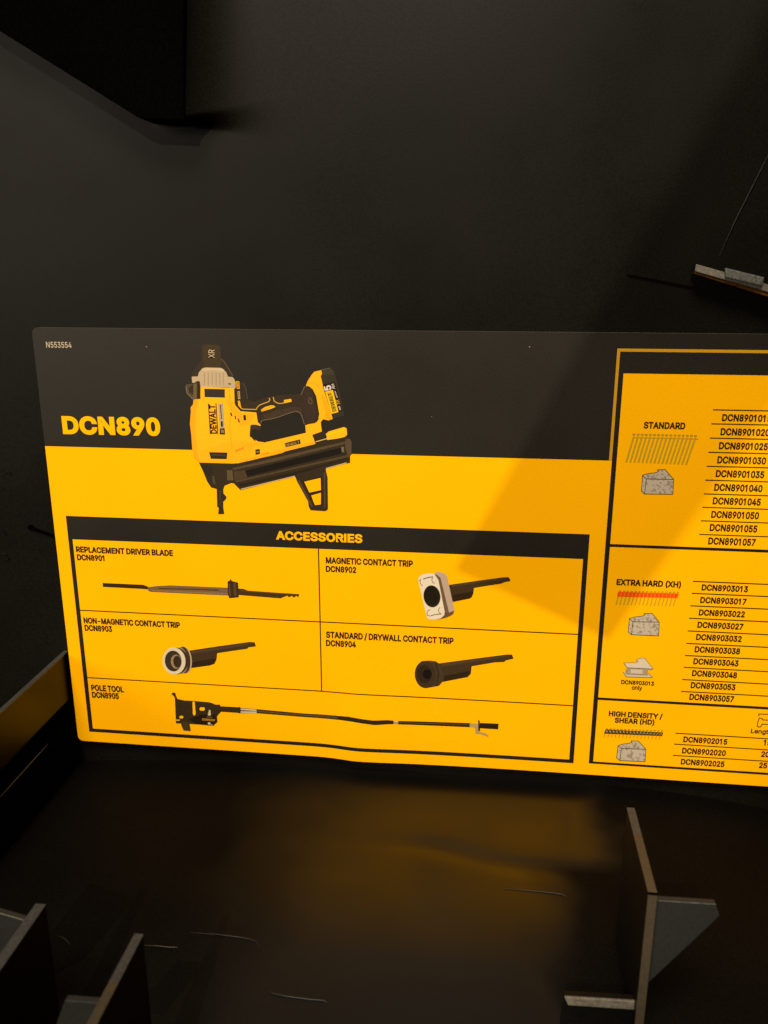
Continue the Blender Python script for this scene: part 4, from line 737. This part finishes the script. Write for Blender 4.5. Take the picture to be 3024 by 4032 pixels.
b.stroke([(470, 1030), (456, 1060), (465, 1080), (640, 1089), (640, 1046)], 4, ink(120, 100, 70), 5.4, Z8)
b.stroke([(440, 984), (545, 983), (562, 972), (546, 964), (570, 946), (617, 943), (690, 1036)], 4, ink(110, 90, 56), 5.6, Z8)
b.build(INFO)
b = Sheet('nail_length_symbol')
b.stroke([(1582, 1438), (1580, 1416), (1700, 1420)], 7, KT, 4, Z8)
b.stroke([(1800, 1474), (1614, 1466), (1606, 1452), (1584, 1452), (1574, 1480), (1567, 1515), (1578, 1527), (1598, 1524), (1608, 1502), (1800, 1510), (1840, 1494)], 7, KT, 4, Z8, True)
b.build(INFO)

for x, y, r in ((578, 1365, 2.2), (2085, 1366, 2.4), (2205, 1900, 1.2), (1700, 1640, 1.3)):
    b = Sheet('dust_speck'); b.oval((x, y), r, r * 0.8, ink(170, 160, 140), 7, n=7); b.build(INFO)
# ------------------------------------------------------------------ pieces of the black display round the card
# left side panel: top edge and inner face towards the card
xs = -0.2005; zt = EYE - 0.1835
sp = empty('side_panel', (xs, -0.1, 0)); tag(sp, 'black side panel left of the card, its glossy inner face mirroring the yellow', 'panel')
yb = WALLY
prism('panel_sheet', [(xs, yb, -0.012), (xs, yb, zt), (xs, -0.30, zt), (xs, -0.30, -0.08)], (-0.0022, 0, 0), M_SIDE, sp, 0.0003)
prism('panel_edge', [(xs + 0.0002, yb, zt + 0.0002), (xs + 0.0002, -0.30, zt + 0.0002), (xs + 0.0002, -0.30, zt - 0.0006), (xs + 0.0002, yb, zt - 0.0006)], (-0.0024, 0, 0), M_RIMG, sp, 0.0001)
zl = on(150, 2880, 'x', xs).z
prism('panel_reflection_fade', [(xs + .0004, yb, -0.02), (xs + .0004, yb, zl), (xs + .0004, -0.30, zl), (xs + .0004, -0.30, -0.08)], (-0.0003, 0, 0), M_DARK, sp)  # dark sheet added where the card's reflection dies out
a, c = on(189, 2929, 'x', xs + 0.0005), on(-10, 3150, 'x', xs + 0.0005)
tube('panel_crease', [a, a.lerp(c, .33), a.lerp(c, .66), c], 0.00035, M_RIMG, sp)

# upright dividing fins
def fin(label, x, y0, y1, zt, th, top_grey, extra=None):
    e = empty('divider_fin', (x, (y0 + y1) / 2, 0)); tag(e, label, 'divider', 'upright black fins on the base of the display')
    prof = [(x, y0, -0.05), (x, y0, zt - 0.0006), (x, y1, zt - 0.0006), (x, y1, -0.06)]
    prism('fin_plate', prof, (th, 0, 0), M_FIN, e, 0.0002)
    ed = 0.0006
    ym = y0 + (y1 - y0) * top_grey  # edge tone changes from grey to brown here
    if top_grey > 0.02: prism('top_edge', [(x - .0001, y0, zt - ed), (x - .0001, y0, zt), (x - .0001, ym, zt), (x - .0001, ym, zt - ed)], (th + .0002, 0, 0), M_RIMG, e)
    if top_grey < 0.98: prism('top_edge', [(x - .0001, ym, zt - ed), (x - .0001, ym, zt), (x - .0001, y1 - ed, zt), (x - .0001, y1 - ed, zt - ed)], (th + .0002, 0, 0), M_RIM, e)
    prism('front_edge', [(x - .0001, y1 - ed, -0.058), (x - .0001, y1 - ed, zt), (x - .0001, y1 - .00005, zt), (x - .0001, y1 - .00005, -0.058)], (th + .0002, 0, 0), M_RIM, e)
    return e
ZC = 0.055
f0, f1 = on(2465, 3179, 'z', ZC), on(2558, 3512, 'z', ZC)
fx = (f0.x + f1.x) / 2; fth = (on(2590, 3511, 'z', ZC).x - f1.x)
finC = fin('tall black fin below the right end of the card, triangular grey brace on it', fx, f0.y, f1.y, ZC, fth, 0.34)
yf = f1.y + 0.0008
prism('brace', [on(2585, 3546, 'y', yf), on(2818, 3561, 'y', yf), on(2834, 3607, 'y', yf), on(2548, 3875, 'y', yf)], (0, 0.0022, 0), M_FINGREY, finC, 0.0002)
tube('brace_edge', [on(2590, 3546, 'y', yf - .0002), on(2818, 3561, 'y', yf - .0002)], 0.0003, M_CLIP, finC)
yc = f1.y + 0.004
p0, p1, p2, p3 = on(2222, 3919, 'y', yc), on(2505, 3936, 'y', yc), on(2505, 3968, 'y', yc), on(2236, 3950, 'y', yc)
prism('cross_plate', [p0, p1, Vector((p1.x, yc, -0.03)), Vector((p3.x - .003, yc, -0.03))], (0, 0.002, 0), M_FIN, finC, 0.0002)
prism('cross_edge', [p0, p1, p2, p3], (0, -0.0009, 0), M_LIGHT, finC, 0.0002)
ZA = 0.045
a0, a1 = on(131, 3556, 'z', ZA), on(164, 3569, 'z', ZA)
finA = fin('small black fin at the bottom left corner, nearest the side panel', (a0.x + on(0, 3775, 'z', ZA).x) / 2, a0.y, a0.y - 0.06, ZA, 0.0032, 1.0)
ya = on(91, 3622, 'z', ZA - 0.001).y
prism('brace', [on(-160, 3551, 'y', ya), on(100, 3625, 'y', ya), on(60, 3850, 'y', ya), on(-160, 4000, 'y', ya)], (0, 0.002, 0), M_FINGREY, finA, 0.0002)
tube('brace_edge', [on(-160, 3551, 'y', ya - .0003), on(95, 3623, 'y', ya - .0003)], 0.0003, M_LIGHT, finA)
b0 = on(517, 3674, 'z', ZA)
finB = fin('thin black fin at the bottom, between the corner fin and the open base', (b0.x + on(359, 4032, 'z', ZA).x) / 2, b0.y, b0.y - 0.06, ZA, 0.0026, 0.3)
yb_ = on(375, 3950, 'z', ZA - 0.002).y
prism('brace', [on(255, 3940, 'y', yb_), on(385, 3950, 'y', yb_), on(330, 4130, 'y', yb_), on(190, 4120, 'y', yb_)], (0, 0.002, 0), M_FINGREY, finB, 0.0002)

# moulded rims of the cut-outs in the base, highlights put into lighter ridges
def rim(label, pts, r, mat=None):
    mat = mat or M_FAINT
    P = []
    for p in pts:
        q = on(*p, 'z', 0.0)
        for _ in range(6): q = on(*p, 'z', tray_h(q.x, q.y))
        P.append(q + Vector((0, 0, r * 0.8)))
    o = tube('moulded_rim', P, r * 0.5, mat); o.name = 'moulded_rim'; tag(o, label, 'moulded rim', 'thin moulded rims on the black base'); return o
rim('short curved rim on the base between the two left fins', [(228, 3689), (245, 3694), (262, 3706), (276, 3723)], 0.0005)
rim('straight pale rim running right from the thin left fin', [(560, 3725), (620, 3728), (665, 3733), (700, 3733)], 0.0005)
rim('long rounded rim curving down near the middle of the base', [(750, 3674), (860, 3682), (940, 3692), (985, 3700), (1010, 3712), (1022, 3740)], 0.00035)
rim('faint bent rim at the bottom middle of the base', [(1055, 3900), (1075, 3915), (1130, 3926), (1220, 3938), (1275, 3942), (1290, 3950)], 0.0004)
rim('fine straight rim on the base left of the tall fin', [(1980, 3500), (2080, 3508), (2180, 3518), (2215, 3524), (2232, 3534)], 0.0003)

# black block on the wall, upper left
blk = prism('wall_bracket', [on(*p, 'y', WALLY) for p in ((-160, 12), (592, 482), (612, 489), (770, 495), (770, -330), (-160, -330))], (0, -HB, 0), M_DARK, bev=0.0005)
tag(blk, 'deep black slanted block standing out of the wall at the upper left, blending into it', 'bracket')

# slanted ledge at the right, with a grey clip on it
lg = empty('shelf_ledge', on(2880, 1100, 'y', WALLY)); tag(lg, 'slanted narrow ledge with a worn pale edge, right above the card', 'ledge')
yq = -0.004
q0, q1 = on(2740, 1040, 'y', yq), on(3120, 1148, 'y', yq)
q2, q3 = on(2735, 1068, 'y', yq), on(3120, 1178, 'y', yq)
prism('support_plate', [on(*p, 'y', WALLY) for p in ((2470, 1024), (2740, 1042), (3120, 1150), (3120, 1260), (2735, 1130), (2470, 1080))], (0, -0.0008, 0), M_WALL, lg)
prism('ledge_plate', [q0, q1, q3, q2], (0, 0.0090, 0), M_SIDE, lg, 0.0003)
prism('ledge_edge', [q0, q1, q3, q2], (0, -0.0008, 0), M_LIGHT, lg, 0.0002)
prism('clip', [on(2852, 1054, 'y', yq - .001), on(3006, 1092, 'y', yq - .001), on(2997, 1126, 'y', yq - .001), on(2853, 1092, 'y', yq - .001)], (0, -0.0016, 0), M_CLIP, lg, 0.0004)
prism('ledge_reflection', [q2 + Vector((0, .0002, -.0001)), q3 + Vector((0, .0002, -.0001)), on(3120, 1198, 'y', yq), on(2738, 1079, 'y', yq)], (0, 0.006, 0), M_REFLECT, lg, 0.0002)  # strip with the yellow reflection put into its colour
# thin crease in the panel above the ledge
sm_ = tube('panel_seam', [on(3035, 590, 'y', WALLY), on(2960, 740, 'y', WALLY), on(2890, 880, 'y', WALLY), on(2832, 1010, 'y', WALLY)], 0.0003, M_FAINT)
tag(sm_, 'thin slanting seam line in the wall above the ledge', 'seam')
# slot left of the card, its inner dark put into a black strip, and worn embossing beside it
sl = Sheet('x')
slot = prism('wall_slot', [on(110, 2070, 'y', WALLY), on(125, 2066, 'y', WALLY), on(135, 2078, 'y', WALLY), on(260, 2124, 'y', WALLY), on(260, 2132, 'y', WALLY), on(132, 2088, 'y', WALLY), on(112, 2084, 'y', WALLY)], (0, -0.0004, 0), M_DARK)
tag(slot, 'short dark slot in the wall left of the card', 'slot')
emb = empty('embossed_mark', on(30, 2000, 'y', WALLY)); tag(emb, 'faint worn embossed curves on the wall at the left edge', 'embossing')
def emboss(pts): tube('embossed_line', [on(*p, 'y', WALLY) for p in pts], 0.00018, M_WALL, emb)
emboss([(0, 1850), (8, 1847), (14, 1850)]); emboss([(20, 1868), (24, 1858), (34, 1858), (42, 1866), (40, 1876)]); emboss([(0, 1866), (10, 1868), (16, 1876)])
emboss([(0, 1926), (10, 1926), (16, 1922)]); emboss([(26, 1920), (32, 1926), (38, 1926)])
emboss([(2, 2080), (12, 2088), (20, 2102), (26, 2112)]); emboss([(0, 2180), (18, 2180), (30, 2190), (34, 2200), (22, 2208), (0, 2206)]); emboss([(56, 2210), (64, 2216), (70, 2218)])

# ------------------------------------------------------------------ a board added out of view to cast the wedge shadow on the card
A, B = on(1795, 2240, 'y', 0), on(2385, 2508, 'y', 0)
C_, D_ = on(2290, 1345, 'y', 0), on(2916, 1750, 'y', 0)
C2 = A + (C_ - A) * 3.4; D2 = B + (D_ - B) * 3.4
TT = 0.42
hb = prism('shadow_board', [p + (KEY - p) * k for p, k in ((A, TT), (B, TT), (D2, 0.78), (C2, 0.78))], (0, -0.004, 0.002), M_DARK)
tag(hb, 'unseen dark board added behind the viewer to shade part of the card', 'board')
